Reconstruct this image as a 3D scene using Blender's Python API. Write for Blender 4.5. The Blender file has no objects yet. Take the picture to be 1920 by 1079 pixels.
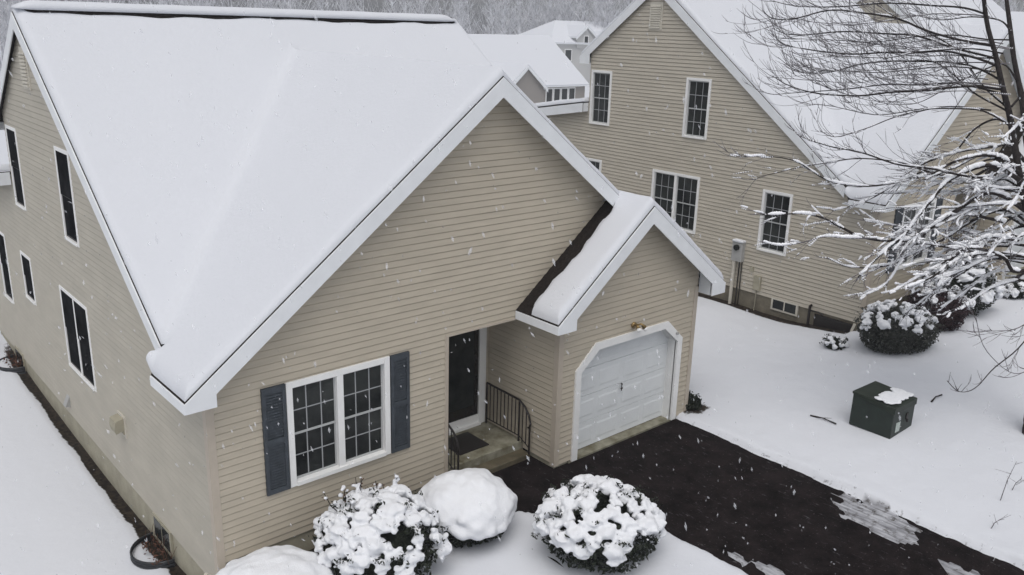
import bpy, math, random
import numpy as np
from mathutils import Vector, Matrix, noise

random.seed(7)
rng = np.random.default_rng(7)
SC = bpy.context.scene
COL = SC.collection

# ------------------------------------------------------------------ camera
cam_d = bpy.data.cameras.new('camera'); cam = bpy.data.objects.new('camera', cam_d); COL.objects.link(cam)
F_PX, YAW, PITCH, ROLL = 1624.94, -0.722, 0.2957, 0.0290
CAM = Vector((-4.022, -10.794, 7.721))
def cam_axes():
    cy, sy = math.cos(YAW), math.sin(YAW)
    f = Vector((-sy*math.cos(PITCH), cy*math.cos(PITCH), -math.sin(PITCH)))
    r = Vector((cy, sy, 0)); u = r.cross(f)
    c, s = math.cos(ROLL), math.sin(ROLL)
    return c*r+s*u, -s*r+c*u, f
R_, U_, FW = cam_axes()
M = Matrix((R_, U_, -FW)).transposed().to_4x4(); M.translation = CAM
cam.matrix_world = M
cam_d.sensor_width = 36; cam_d.lens = F_PX/1920*36; cam_d.clip_end = 2000; cam_d.clip_start = 0.1
SC.camera = cam

# ------------------------------------------------------------------ light
SUN_EL, SUN_AZ = math.radians(68), math.radians(222)      # azimuth clockwise from +Y
w = bpy.data.worlds.new('World'); SC.world = w; w.use_nodes = True
nt = w.node_tree; nt.nodes.clear()
sky = nt.nodes.new('ShaderNodeTexSky'); sky.sky_type = 'NISHITA'; sky.sun_disc = False
sky.sun_elevation = SUN_EL; sky.sun_rotation = SUN_AZ
sky.air_density = 1.0; sky.dust_density = 4.0; sky.ozone_density = 1.0
hs = nt.nodes.new('ShaderNodeHueSaturation'); hs.inputs['Saturation'].default_value = 0.30
bg = nt.nodes.new('ShaderNodeBackground'); bg.inputs['Strength'].default_value = 0.12
wo = nt.nodes.new('ShaderNodeOutputWorld')
nt.links.new(sky.outputs[0], hs.inputs['Color']); nt.links.new(hs.outputs[0], bg.inputs['Color'])
nt.links.new(bg.outputs[0], wo.inputs['Surface'])
sd = bpy.data.lights.new('sun', 'SUN'); sd.energy = 0.95; sd.angle = math.radians(60); sd.color = (1.0, 0.97, 0.93)
so = bpy.data.objects.new('sun', sd); COL.objects.link(so)
dv = Vector((math.sin(SUN_AZ)*math.cos(SUN_EL), math.cos(SUN_AZ)*math.cos(SUN_EL), math.sin(SUN_EL)))
so.rotation_euler = dv.to_track_quat('Z', 'Y').to_euler(); so.location = (0, 0, 60)
SC.view_settings.view_transform = 'Standard'; SC.view_settings.look = 'None'
SC.view_settings.exposure = 0.09; SC.view_settings.gamma = 1.0
SC.render.engine = 'CYCLES'
SC.cycles.max_bounces = 6; SC.cycles.volume_bounces = 1; SC.cycles.transparent_max_bounces = 12

# ------------------------------------------------------------------ materials
def mat(name, col, rough=0.7, spec=0.3, noise_amt=0.0, nscale=6.0, bump=0.0, bscale=40.0, metal=0.0, col2=None, stretch=None, alpha=1.0, hue=None):
    m = bpy.data.materials.new(name); m.use_nodes = True
    t = m.node_tree; p = t.nodes['Principled BSDF']
    p.inputs['Base Color'].default_value = (*col, 1); p.inputs['Roughness'].default_value = rough
    p.inputs['Specular IOR Level'].default_value = spec; p.inputs['Metallic'].default_value = metal
    p.inputs['Alpha'].default_value = alpha
    tc = t.nodes.new('ShaderNodeTexCoord')
    src = tc.outputs['Object']
    if stretch:
        mp = t.nodes.new('ShaderNodeMapping'); mp.inputs['Scale'].default_value = stretch
        t.links.new(src, mp.inputs['Vector']); src = mp.outputs[0]
    if noise_amt > 0 or col2:
        n = t.nodes.new('ShaderNodeTexNoise'); n.inputs['Scale'].default_value = nscale; n.inputs['Detail'].default_value = 6
        n.inputs['Roughness'].default_value = 0.6
        t.links.new(src, n.inputs['Vector'])
        r = t.nodes.new('ShaderNodeValToRGB')
        a = [c*(1-noise_amt) for c in col]; b = list(col2) if col2 else [min(1, c*(1+noise_amt)) for c in col]
        r.color_ramp.elements[0].position = 0.32; r.color_ramp.elements[1].position = 0.68
        r.color_ramp.elements[0].color = (*a, 1); r.color_ramp.elements[1].color = (*b, 1)
        t.links.new(n.outputs['Fac'], r.inputs['Fac']); t.links.new(r.outputs['Color'], p.inputs['Base Color'])
    if bump > 0:
        n2 = t.nodes.new('ShaderNodeTexNoise'); n2.inputs['Scale'].default_value = bscale; n2.inputs['Detail'].default_value = 5
        t.links.new(src, n2.inputs['Vector'])
        bp = t.nodes.new('ShaderNodeBump'); bp.inputs['Strength'].default_value = bump; bp.inputs['Distance'].default_value = 0.02
        t.links.new(n2.outputs['Fac'], bp.inputs['Height']); t.links.new(bp.outputs[0], p.inputs['Normal'])
    return m

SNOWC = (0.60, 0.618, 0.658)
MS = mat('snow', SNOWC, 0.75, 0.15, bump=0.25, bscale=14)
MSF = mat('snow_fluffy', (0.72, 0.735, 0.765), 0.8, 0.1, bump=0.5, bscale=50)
MSID = mat('tan_siding', (0.468, 0.418, 0.336), 0.6, 0.25, noise_amt=0.07, nscale=1.3, stretch=(1, 1, 5))
MSIDL = mat('tan_siding_side', (0.44, 0.41, 0.345), 0.6, 0.25, noise_amt=0.07, nscale=1.1, stretch=(1, 1, 3))  # same siding as the front; how light falls on the side is coloured in
MSIDN = mat('neighbour_siding', (0.485, 0.446, 0.374), 0.6, 0.25, noise_amt=0.07, nscale=1.1, stretch=(1, 1, 4))
MCOR = mat('corner_tan', (0.46, 0.405, 0.335), 0.55, 0.25, noise_amt=0.04)
MFND = mat('foundation_parge', (0.36, 0.335, 0.26), 0.85, 0.15, noise_amt=0.14, nscale=2.5, bump=0.3)
MFNDN = mat('neighbour_foundation', (0.19, 0.17, 0.13), 0.85, 0.15, noise_amt=0.25, nscale=2.5, bump=0.3)
MWH = mat('white_trim', (0.76, 0.78, 0.80), 0.5, 0.3, noise_amt=0.04, nscale=3)
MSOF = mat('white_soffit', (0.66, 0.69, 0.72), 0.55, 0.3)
MWF = mat('white_window', (0.80, 0.80, 0.79), 0.45, 0.3, noise_amt=0.03, nscale=4)
MGR = mat('grille', (0.33, 0.34, 0.35), 0.5, 0.3)
MGL = mat('window_glass', (0.005, 0.006, 0.007), 0.10, 0.16, col2=(0.040, 0.044, 0.042), nscale=1.1)  # uneven base colour stands in for faint reflections in the panes
MGLS = mat('side_window_glass', (0.004, 0.004, 0.005), 0.25, 0.0, col2=(0.022, 0.023, 0.025), nscale=2.2)
MWV = mat('vent_cream', (0.56, 0.53, 0.46), 0.6, 0.2, noise_amt=.06)
MSASH = mat('sash_grey', (0.42, 0.43, 0.43), 0.5, 0.3)
MSHU = mat('slate_shutter', (0.052, 0.061, 0.072), 0.6, 0.25, noise_amt=0.18, nscale=9)
MSHI = mat('dark_shingle', (0.020, 0.016, 0.014), 0.9, 0.1, noise_amt=0.4, nscale=18, bump=0.6, bscale=30)
MGD = mat('garage_white', (0.74, 0.765, 0.775), 0.5, 0.3, noise_amt=0.03, nscale=2)
MBLK = mat('black_iron', (0.016, 0.013, 0.012), 0.5, 0.35)
MDOOR = mat('dark_door', (0.016, 0.014, 0.014), 0.12, 0.5, noise_amt=0.3, nscale=4)
MCON = mat('wet_concrete', (0.10, 0.088, 0.05), 0.7, 0.3, noise_amt=0.0, nscale=3.2, col2=(0.30, 0.29, 0.23), bump=0.2)
MCOND = mat('dark_concrete', (0.10, 0.085, 0.055), 0.6, 0.3, noise_amt=0.35, nscale=3)
MGREY = mat('grey_metal', (0.36, 0.36, 0.35), 0.5, 0.4, noise_amt=0.1)
MBRASS = mat('brass', (0.30, 0.21, 0.09), 0.35, 0.5, metal=0.7)
MBARK = mat('dark_bark', (0.030, 0.025, 0.024), 0.9, 0.1, noise_amt=0.45, nscale=14, bump=0.8, bscale=25)
MTWIG = mat('twig_bark', (0.15, 0.142, 0.15), 0.85, 0.1, noise_amt=0.3, nscale=8)
MLEAF = mat('dark_leaf', (0.008, 0.012, 0.008), 0.6, 0.25, noise_amt=0.0, col2=(0.022, 0.028, 0.016), nscale=9)
MLEAFR = mat('plum_leaf', (0.022, 0.012, 0.014), 0.65, 0.2, noise_amt=0.0, col2=(0.050, 0.026, 0.028), nscale=9)
MHEDGE = mat('hedge_leaf', (0.030, 0.034, 0.028), 0.7, 0.2, noise_amt=0.0, col2=(0.075, 0.078, 0.068), nscale=5)
MGREEN = mat('utility_green', (0.014, 0.022, 0.017), 0.45, 0.35, noise_amt=0.25, nscale=5, bump=0.05)
MGREENL = mat('utility_green_lid', (0.016, 0.023, 0.016), 0.5, 0.3, noise_amt=0.3, nscale=6)
MSTK = mat('sticker', (0.42, 0.47, 0.44), 0.5, 0.3, noise_amt=0.1)
MRUBB = mat('black_plastic', (0.016, 0.018, 0.022), 0.4, 0.4)
MRED = mat('dry_leaf', (0.10, 0.05, 0.035), 0.8, 0.1)
MFAR = mat('far_bark', (0.26, 0.26, 0.28), 0.9, 0.1, noise_amt=0.0, col2=(0.78, 0.79, 0.82), nscale=0.9)  # pale tone is lying snow plus distance haze put into the colour

def ground_material():
    m = bpy.data.materials.new('snowy_ground'); m.use_nodes = True; t = m.node_tree; p = t.nodes['Principled BSDF']
    p.inputs['Roughness'].default_value = 0.8; p.inputs['Specular IOR Level'].default_value = 0.15
    at = t.nodes.new('ShaderNodeAttribute'); at.attribute_name = 'bare'
    tc = t.nodes.new('ShaderNodeTexCoord')
    n = t.nodes.new('ShaderNodeTexNoise'); n.inputs['Scale'].default_value = 7; n.inputs['Detail'].default_value = 8; n.inputs['Roughness'].default_value = .7
    t.links.new(tc.outputs['Object'], n.inputs['Vector'])
    a = t.nodes.new('ShaderNodeMath'); a.operation = 'ADD'; t.links.new(at.outputs['Fac'], a.inputs[0]); t.links.new(n.outputs['Fac'], a.inputs[1])
    r = t.nodes.new('ShaderNodeMapRange'); r.inputs['From Min'].default_value = 0.89; r.inputs['From Max'].default_value = 1.05
    t.links.new(a.outputs[0], r.inputs['Value'])
    n2 = t.nodes.new('ShaderNodeTexNoise'); n2.inputs['Scale'].default_value = 14; n2.inputs['Detail'].default_value = 6
    t.links.new(tc.outputs['Object'], n2.inputs['Vector'])
    soil = t.nodes.new('ShaderNodeValToRGB'); soil.color_ramp.elements[0].color = (.008, .006, .005, 1); soil.color_ramp.elements[1].color = (.05, .038, .026, 1)
    soil.color_ramp.elements[0].position = .35; soil.color_ramp.elements[1].position = .75
    t.links.new(n2.outputs['Fac'], soil.inputs['Fac'])
    mx = t.nodes.new('ShaderNodeMix'); mx.data_type = 'RGBA'
    sl = t.nodes.new('ShaderNodeAttribute'); sl.attribute_name = 'slush'
    mp = t.nodes.new('ShaderNodeMapping'); mp.inputs['Scale'].default_value = (9, 1.4, 1); mp.inputs['Rotation'].default_value = (0, 0, .12)
    t.links.new(tc.outputs['Object'], mp.inputs['Vector'])
    n4 = t.nodes.new('ShaderNodeTexNoise'); n4.inputs['Scale'].default_value = 1.5; n4.inputs['Detail'].default_value = 6; t.links.new(mp.outputs[0], n4.inputs['Vector'])
    rs = t.nodes.new('ShaderNodeValToRGB'); rs.color_ramp.elements[0].position = .30; rs.color_ramp.elements[1].position = .68
    rs.color_ramp.elements[0].color = (.10, .10, .11, 1); rs.color_ramp.elements[1].color = (.46, .47, .50, 1); t.links.new(n4.outputs['Fac'], rs.inputs['Fac'])
    ms = t.nodes.new('ShaderNodeMix'); ms.data_type = 'RGBA'; ms.inputs[6].default_value = (*SNOWC, 1)
    t.links.new(sl.outputs['Fac'], ms.inputs[0]); t.links.new(rs.outputs[0], ms.inputs[7]); t.links.new(ms.outputs[2], mx.inputs[6])
    t.links.new(soil.outputs[0], mx.inputs[7]); t.links.new(r.outputs[0], mx.inputs[0])
    t.links.new(mx.outputs[2], p.inputs['Base Color'])
    n3 = t.nodes.new('ShaderNodeTexNoise'); n3.inputs['Scale'].default_value = 5; n3.inputs['Detail'].default_value = 7
    t.links.new(tc.outputs['Object'], n3.inputs['Vector'])
    bp = t.nodes.new('ShaderNodeBump'); bp.inputs['Strength'].default_value = .35; bp.inputs['Distance'].default_value = .03
    t.links.new(n3.outputs['Fac'], bp.inputs['Height']); t.links.new(bp.outputs[0], p.inputs['Normal'])
    return m
def asphalt_material():
    m = bpy.data.materials.new('wet_asphalt'); m.use_nodes = True; t = m.node_tree; p = t.nodes['Principled BSDF']
    p.inputs['Specular IOR Level'].default_value = 0.03
    tc = t.nodes.new('ShaderNodeTexCoord')
    n = t.nodes.new('ShaderNodeTexNoise'); n.inputs['Scale'].default_value = 2.2; n.inputs['Detail'].default_value = 10; n.inputs['Roughness'].default_value = .78
    t.links.new(tc.outputs['Object'], n.inputs['Vector'])
    r = t.nodes.new('ShaderNodeValToRGB')
    r.color_ramp.elements[0].position = .36; r.color_ramp.elements[0].color = (.003, .002, .002, 1)
    r.color_ramp.elements[1].position = .70; r.color_ramp.elements[1].color = (.021, .016, .016, 1)
    t.links.new(n.outputs['Fac'], r.inputs['Fac'])
    # thin wind-blown snow streaks and specks lying on the asphalt
    mp = t.nodes.new('ShaderNodeMapping'); mp.inputs['Scale'].default_value = (9, 2.2, 1); mp.inputs['Rotation'].default_value = (0, 0, .25)
    t.links.new(tc.outputs['Object'], mp.inputs['Vector'])
    n2 = t.nodes.new('ShaderNodeTexNoise'); n2.inputs['Scale'].default_value = 1.6; n2.inputs['Detail'].default_value = 8; n2.inputs['Roughness'].default_value = .72
    t.links.new(mp.outputs[0], n2.inputs['Vector'])
    r2 = t.nodes.new('ShaderNodeMapRange'); r2.inputs['From Min'].default_value = .60; r2.inputs['From Max'].default_value = .80; r2.inputs['To Max'].default_value = .55
    t.links.new(n2.outputs['Fac'], r2.inputs['Value'])
    mx = t.nodes.new('ShaderNodeMix'); mx.data_type = 'RGBA'; mx.inputs[7].default_value = (.35, .35, .37, 1)
    t.links.new(r2.outputs[0], mx.inputs[0]); t.links.new(r.outputs[0], mx.inputs[6]); t.links.new(mx.outputs[2], p.inputs['Base Color'])
    n5 = t.nodes.new('ShaderNodeTexNoise'); n5.inputs['Scale'].default_value = 22; n5.inputs['Detail'].default_value = 4
    t.links.new(tc.outputs['Object'], n5.inputs['Vector'])
    r5 = t.nodes.new('ShaderNodeMapRange'); r5.inputs['From Min'].default_value = .66; r5.inputs['From Max'].default_value = .74; r5.inputs['To Max'].default_value = .55
    t.links.new(n5.outputs['Fac'], r5.inputs['Value'])
    m5 = t.nodes.new('ShaderNodeMix'); m5.data_type = 'RGBA'; m5.inputs[7].default_value = (.16, .14, .14, 1)
    t.links.new(r5.outputs[0], m5.inputs[0]); t.links.new(mx.outputs[2], m5.inputs[6]); t.links.new(m5.outputs[2], p.inputs['Base Color'])
    rr = t.nodes.new('ShaderNodeMapRange'); rr.inputs['To Min'].default_value = .6; rr.inputs['To Max'].default_value = .85
    t.links.new(n.outputs['Fac'], rr.inputs['Value']); t.links.new(rr.outputs[0], p.inputs['Roughness'])
    n3 = t.nodes.new('ShaderNodeTexNoise'); n3.inputs['Scale'].default_value = 60; n3.inputs['Detail'].default_value = 3
    t.links.new(tc.outputs['Object'], n3.inputs['Vector'])
    bp = t.nodes.new('ShaderNodeBump'); bp.inputs['Strength'].default_value = .5; bp.inputs['Distance'].default_value = .01
    t.links.new(n3.outputs['Fac'], bp.inputs['Height']); t.links.new(bp.outputs[0], p.inputs['Normal'])
    return m
MGRD = ground_material(); MASP = asphalt_material()

# ------------------------------------------------------------------ mesh helpers
class MB:
    def __init__(s): s.v = []; s.f = []
    def quad(s, *p):
        i = len(s.v); s.v += [tuple(q) for q in p]; s.f.append(tuple(range(i, i+len(p))))
    def box(s, a, b):
        x0, y0, z0 = [min(p, q) for p, q in zip(a, b)]; x1, y1, z1 = [max(p, q) for p, q in zip(a, b)]
        i = len(s.v)
        s.v += [(x0,y0,z0),(x1,y0,z0),(x1,y1,z0),(x0,y1,z0),(x0,y0,z1),(x1,y0,z1),(x1,y1,z1),(x0,y1,z1)]
        s.f += [tuple(i+k for k in q) for q in ((0,3,2,1),(4,5,6,7),(0,1,5,4),(1,2,6,5),(2,3,7,6),(3,0,4,7))]
    def prism(s, poly, off):
        """closed prism: polygon (list of 3-D points) swept by vector off"""
        n = len(poly); i = len(s.v); off = Vector(off)
        s.v += [tuple(Vector(p)) for p in poly] + [tuple(Vector(p)+off) for p in poly]
        s.f.append(tuple(i+k for k in range(n))); s.f.append(tuple(i+n+k for k in reversed(range(n))))
        for k in range(n):
            j = (k+1) % n; s.f.append((i+k, i+n+k, i+n+j, i+j))
    def tube(s, pts, rad, n=6, cap=True):
        pts = [Vector(p) for p in pts]
        if len(pts) < 2: return
        i0 = len(s.v); up = Vector((0.13, 0.21, 1))
        for k, p in enumerate(pts):
            d = (pts[min(k+1, len(pts)-1)]-pts[max(k-1, 0)])
            if d.length < 1e-9: d = Vector((0, 0, 1))
            d.normalize()
            a = d.cross(up)
            if a.length < 1e-3: a = d.cross(Vector((1, 0, 0)))
            a.normalize(); b = a.cross(d)
            r = rad[k] if hasattr(rad, '__len__') else rad
            for q in range(n):
                t = 2*math.pi*q/n; s.v.append(tuple(p+a*(r*math.cos(t))+b*(r*math.sin(t))))
        for k in range(len(pts)-1):
            for q in range(n):
                q2 = (q+1) % n
                s.f.append((i0+k*n+q, i0+k*n+q2, i0+(k+1)*n+q2, i0+(k+1)*n+q))
        if cap:
            s.f.append(tuple(i0+q for q in reversed(range(n)))); m = i0+(len(pts)-1)*n; s.f.append(tuple(m+q for q in range(n)))
    def blob(s, c, r, squash=(1, 1, 1), jit=0.2, low=False):
        ICO_V, ICO_F = ICO_FINE if low == 'fine' else ICO_LOW if low else ICO_HIGH
        i = len(s.v); c = Vector(c); ph = random.random()*50
        for q in ICO_V:
            d = 1+jit*noise.noise(q*1.7+Vector((ph, ph*.3, -ph)))*1.6
            s.v.append((c.x+q.x*r*d*squash[0], c.y+q.y*r*d*squash[1], c.z+q.z*r*d*squash[2]))
        s.f += [tuple(i+k for k in f) for f in ICO_F]
    def leaf(s, c, size, d=None):
        c = Vector(c)
        if d is None: d = Vector((random.gauss(0, 1), random.gauss(0, 1), random.gauss(0, 1)))
        d.normalize(); a = d.cross(Vector((random.gauss(0, 1), random.gauss(0, 1), random.gauss(0, 1))))
        if a.length < 1e-4: return
        a.normalize(); b = a.cross(d)
        s.quad(c-d*size, c+a*size*.45+b*size*.1, c+d*size, c-a*size*.45+b*size*.1)
    def build(s, name, m, parent=None, smooth=False):
        me = bpy.data.meshes.new(name); me.from_pydata(s.v, [], s.f); me.materials.append(m)
        if smooth: me.polygons.foreach_set('use_smooth', [True]*len(me.polygons))
        me.update()
        o = bpy.data.objects.new(name, me); COL.objects.link(o)
        if parent: o.parent = parent
        return o
def ico(sub):
    import bmesh
    bm = bmesh.new(); bmesh.ops.create_icosphere(bm, subdivisions=sub, radius=1)
    bm.verts.ensure_lookup_table()
    v = [x.co.copy() for x in bm.verts]; f = [tuple(y.index for y in x.verts) for x in bm.faces]; bm.free()
    return v, f
ICO_HIGH = ico(2); ICO_LOW = ico(1); ICO_FINE = ico(4)
def tag(o, label=None, cat=None, group=None, kind=None):
    if label: o['label'] = label
    if cat: o['category'] = cat
    if group: o['group'] = group
    if kind: o['kind'] = kind
    return o
def empty(name, loc=(0, 0, 0), rz=0):
    o = bpy.data.objects.new(name, None); COL.objects.link(o); o.location = loc; o.rotation_euler = (0, 0, rz); o.empty_display_size = .3
    return o
def kids(o): return [c for c in bpy.data.objects if c.parent is o]
def copy_tree(o, parent=None):
    c = o.copy(); COL.objects.link(c); c.parent = parent
    for ch in kids(o): copy_tree(ch, c)
    return c
def bevel(o, wd, seg=2):
    b = o.modifiers.new('bevel', 'BEVEL'); b.width = wd; b.segments = seg; b.limit_method = 'ANGLE'; b.angle_limit = math.radians(40)
    return o
def remesh(o, vox):
    r = o.modifiers.new('merge', 'REMESH'); r.mode = 'VOXEL'; r.voxel_size = vox; r.use_smooth_shade = True
    return o
def n3(x, y, z): return noise.noise(Vector((x, y, z)))

def ray(u, v):
    """direction through a photo pixel (1920 wide)"""
    return FW + R_*((u-960)/F_PX) - U_*((v-539.5)/F_PX)
def at_depth(u, v, d): return CAM + ray(u, v)*d
def at_z(u, v, z):
    d = ray(u, v); return CAM + d*((z-CAM.z)/d.z)

# ------------------------------------------------------------------ terrain
CP = np.array([(-12,-8,-1.3),(-8,0,-1.1),(-4,0,-.98),(-2,2,-.88),(-.5,1.5,-.84),(-.4,4,-.84),(-.4,6,-.82),(-.4,8,-.76),(-.3,10.5,-.66),(-.3,13,-.46),(-6,14,-.8),(-5,6,-.95),
 (-.4,-.6,-.62),(-1.5,-3,-.8),(.3,-.3,-.42),(1,-.3,-.25),(2,-1,-.15),(3.5,-.7,-.02),(3,-3,-.12),(1,-4,-.45),(4.5,-5,0.04),(5,-3,.06),(4.9,-.5,-.02),(3,-7,-.15),
 (6,-2,.05),(9.4,-2,.08),(7.5,-5,.05),(7.5,-8,.05),(9.5,-7,.10),(7.5,-12,.0),(10.2,0,.10),(10.5,3,.10),(12,-3.5,.30),(13,1,.20),(15,3,.32),(16.0,1,.30),(16.0,4,.32),
 (13.5,-6,.42),(15.5,-2.5,.60),(16.5,-2.4,.72),(18,-2.5,.85),(20,-3,.95),(22,-3,1.02),(22,-6,1.02),(25,-6,1.02),(18,-6,.8),(12,-8,.35),(16,-10,.6),(24,-12,.9),(28,-4,1.2),
 (12,12,.3),(10.3,7,.15),(5,20,0),(15,20,.5),(16,8,.4),(-10,30,-.6),(30,20,1.2),(33,-6,1.95),(36,-6,1.95),(40,-3,2.0),(45,12,1.6),(-15,-15,-1.2),(-10,-25,-1),(10,-25,0),(30,-20,1.2),(50,-10,2),(20,45,0),(50,50,.0)], float)
def _solve():
    d = np.linalg.norm(CP[:, None, :2]-CP[None, :, :2], axis=2)
    n = len(CP); A = np.zeros((n+3, n+3)); A[:n, :n] = np.sqrt(d*d+.3); A[:n, n] = 1; A[:n, n+1:n+3] = CP[:, :2]; A[n, :n] = 1; A[n+1:n+3, :n] = CP[:, :2].T
    return np.linalg.solve(A, np.r_[CP[:, 2], 0, 0, 0])
RBF = _solve()
def terrain(x, y):
    x = np.atleast_1d(np.asarray(x, float)); y = np.atleast_1d(np.asarray(y, float))
    xc = np.clip(x, -16, 52); yc = np.clip(y, -26, 52)
    out = np.empty(len(x))
    for i in range(0, len(x), 20000):
        d2 = (xc[i:i+20000, None]-CP[None, :, 0])**2+(yc[i:i+20000, None]-CP[None, :, 1])**2
        out[i:i+20000] = np.sqrt(d2+.3)@RBF[:len(CP)]+RBF[-3]+RBF[-2]*xc[i:i+20000]+RBF[-1]*yc[i:i+20000]
    ex = np.hypot(x-xc, y-yc); k = np.clip(ex/60, 0, 1); k = k*k*(3-2*k)
    return out*(1-k)+(-.4)*k
def gz(x, y): return float(terrain(x, y)[0])

H2 = (16.21, -1.15, .97, -.012)          # where the second house stands
def sd_rect(x, y, x0, x1, y0, y1):
    """distance inside a rectangle (positive inside)"""
    dx = np.minimum(x-x0, x1-x); dy = np.minimum(y-y0, y1-y)
    out = -np.hypot(np.maximum(-dx, 0), np.maximum(-dy, 0)); ins = np.minimum(dx, dy)
    return np.where(ins > 0, ins, out)
def build_ground():
    def axis(lo, hi, fine):
        a = list(np.arange(fine[0], fine[1]+1e-6, fine[2])); s = fine[2]
        x = fine[1]
        while x < hi: s *= 1.16; x += s; a.append(min(x, hi))
        s = fine[2]; x = fine[0]; b = []
        while x > lo: s *= 1.16; x -= s; b.append(max(x, lo))
        return np.array(sorted(b)+a)
    xs = axis(-170, 240, (-1.6, 17.0, .075)); ys = axis(-90, 230, (-8.6, 2.2, .075))
    X, Y = np.meshgrid(xs, ys, indexing='ij'); x = X.ravel(); y = Y.ravel()
    z = terrain(x, y)
    near = (x > -14) & (x < 34) & (y > -14) & (y < 24)
    nz = np.zeros(len(x)); n1 = np.zeros(len(x))
    for i in np.nonzero(near)[0]:
        nz[i] = .030*n3(x[i]*.8, y[i]*.8, 3.3)+.012*n3(x[i]*2.6, y[i]*2.6, 1.1)
        n1[i] = n3(x[i]*2.1, y[i]*2.1, 7.7)+.6*n3(x[i]*6, y[i]*6, 2.7)+.3*n3(x[i]*13, y[i]*13, 5.1)
    z += nz
    bare = np.zeros(len(x)); slush = np.zeros(len(x))
    # dark driveway (sheet at z = 0): the snow sheet sinks under it with a ragged edge
    dlt = np.where(y > -1.25, 4.15, np.where(y > -3.4, 4.35+(-1.25-y)*.74, 5.95-.05*(y+3.4)))
    drv = np.minimum(np.minimum(x-dlt, 9.42-x), np.minimum(y+14, .6-y))
    drv = drv+.055*n1
    bare = np.where((drv > -.35) & (drv < .3), .36*np.clip(1-np.abs(drv+.02)/.33, 0, 1), bare)
    k = np.clip((drv+.10)/.16, 0, 1); k = k*k*(3-2*k)
    zs = np.maximum(z, .05)
    z = np.where(drv > -.1, zs*(1-k)+(-.06)*k, z)
    bk = np.clip(1-np.abs(drv+.16)/.22, 0, 1); z += bk*(.022*n1+.015)
    # slush left on the driveway
    def patch(cx, cy, rx, ry, ang, h, thr):
        c, s = math.cos(ang), math.sin(ang); dx = x-cx; dy = y-cy
        a = (dx*c+dy*s)/rx; b = (-dx*s+dy*c)/ry; d = 1-np.hypot(a, b)
        st = np.array([n3(p*1.3, q*9, 4.2) if m else 0 for p, q, m in zip(dx*c+dy*s, -dx*s+dy*c, d > -.3)])
        return np.where(d > -.3, np.clip(d*1.6+st*.9-thr, -1, 1)*h, -1)
    for prm in ((9.02, -5.40, .85, .46, math.radians(80), .05, .12), (8.55, -6.95, .5, .30, math.radians(60), .05, .2), (6.35, -5.2, .5, .22, math.radians(75), .05, .1), (6.7, -6.0, .5, .25, math.radians(80), .045, .2), (6.25, -4.55, .28, .12, 1.2, .03, .2)):
        pz = patch(*prm); hit = (drv > -.05) & (pz > 0); z = np.where(hit, np.maximum(z, pz*.5+.003), z); bare = np.where(hit, .40-.9*np.minimum(pz, .1), bare); slush = np.where(hit, 1., slush)
    # second driveway
    c, s = math.cos(H2[3]), math.sin(H2[3]); lx = (x-H2[0])*c+(y-H2[1])*s; ly = -(x-H2[0])*s+(y-H2[1])*c
    d2 = np.minimum(np.minimum(lx-6.0, 9.42-lx), np.minimum(ly+14, .6-ly))+.05*n1
    k = np.clip((d2+.10)/.16, 0, 1); k = k*k*(3-2*k)
    z = np.where(d2 > -.1, np.maximum(z, H2[2]+.05)*(1-k)+(H2[2]-.06)*k, z)
    # bare soil next to the walls
    def wallstrip(a, lo, hi, wd): return np.clip(1-(np.abs(a))/wd, 0, 1)
    sL = np.where((y > -.1) & (y < 13.6), np.clip((x+.27+.05*n1)/.16, 0, 1), 0)*(x < .6)*(x > -.5)
    bare = np.maximum(bare, sL); z -= .09*sL
    sF = np.where((x > .1) & (x < 4.6), np.clip((y+.85)/.35, 0, 1), 0)*(y < .6)*(y > -1.0)
    bare = np.maximum(bare, sF)
    sP = np.clip(sd_rect(x, y, 3.9, 6.1, -1.0, .6)/.25+.4, 0, 1); bare = np.maximum(bare, sP)
    s2 = np.where((ly > .2) & (ly < 10) & (lx < .5), np.clip((lx+.42)/.22, 0, 1), 0)*(lx > -.6); bare = np.maximum(bare, s2); z -= .06*s2
    sB2 = np.clip(sd_rect(lx, ly, .0, 3.9, -1.3, .4)/.3+.3, 0, 1); bare = np.maximum(bare, sB2*.9)
    # a little mulch showing at the right garage corner and thin snow by the lower right
    gR = np.clip(1-np.hypot(x-9.95, y+.75)/.55, 0, 1)*1.1; bare = np.maximum(bare, gR)
    tw = np.clip(1-np.hypot((x-11.6)/1.2, (y+7.6)/1.0), 0, 1)*.46; bare = np.maximum(bare, tw)
    nx, ny = len(xs), len(ys)
    idx = np.arange(nx*ny).reshape(nx, ny)
    f = np.stack([idx[:-1, :-1], idx[1:, :-1], idx[1:, 1:], idx[:-1, 1:]], -1).reshape(-1, 4)
    me = bpy.data.meshes.new('snowy_ground'); me.from_pydata(np.c_[x, y, z].tolist(), [], f.tolist()); me.materials.append(MGRD)
    me.polygons.foreach_set('use_smooth', [True]*len(me.polygons))
    a = me.attributes.new('slush', 'FLOAT', 'POINT'); a.data.foreach_set('value', slush.astype(np.float32))
    a = me.attributes.new('bare', 'FLOAT', 'POINT'); a.data.foreach_set('value', bare.astype(np.float32))
    o = bpy.data.objects.new('snowy_ground', me); COL.objects.link(o); tag(o, kind='structure')
build_ground()
mb = MB(); mb.quad((4.0,-14,0), (9.9,-14,0), (9.9,1.2,0), (4.0,1.2,0)); tag(mb.build('driveway', MASP), kind='structure')
c_, s_ = math.cos(H2[3]), math.sin(H2[3])
def h2p(x, y, z=0): return (H2[0]+x*c_-y*s_, H2[1]+x*s_+y*c_, H2[2]+z)
mb = MB(); mb.quad(h2p(5.5,-14), h2p(9.9,-14), h2p(9.9,.3), h2p(5.5,.3)); tag(mb.build('neighbour_driveway', MASP), kind='structure')

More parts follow.
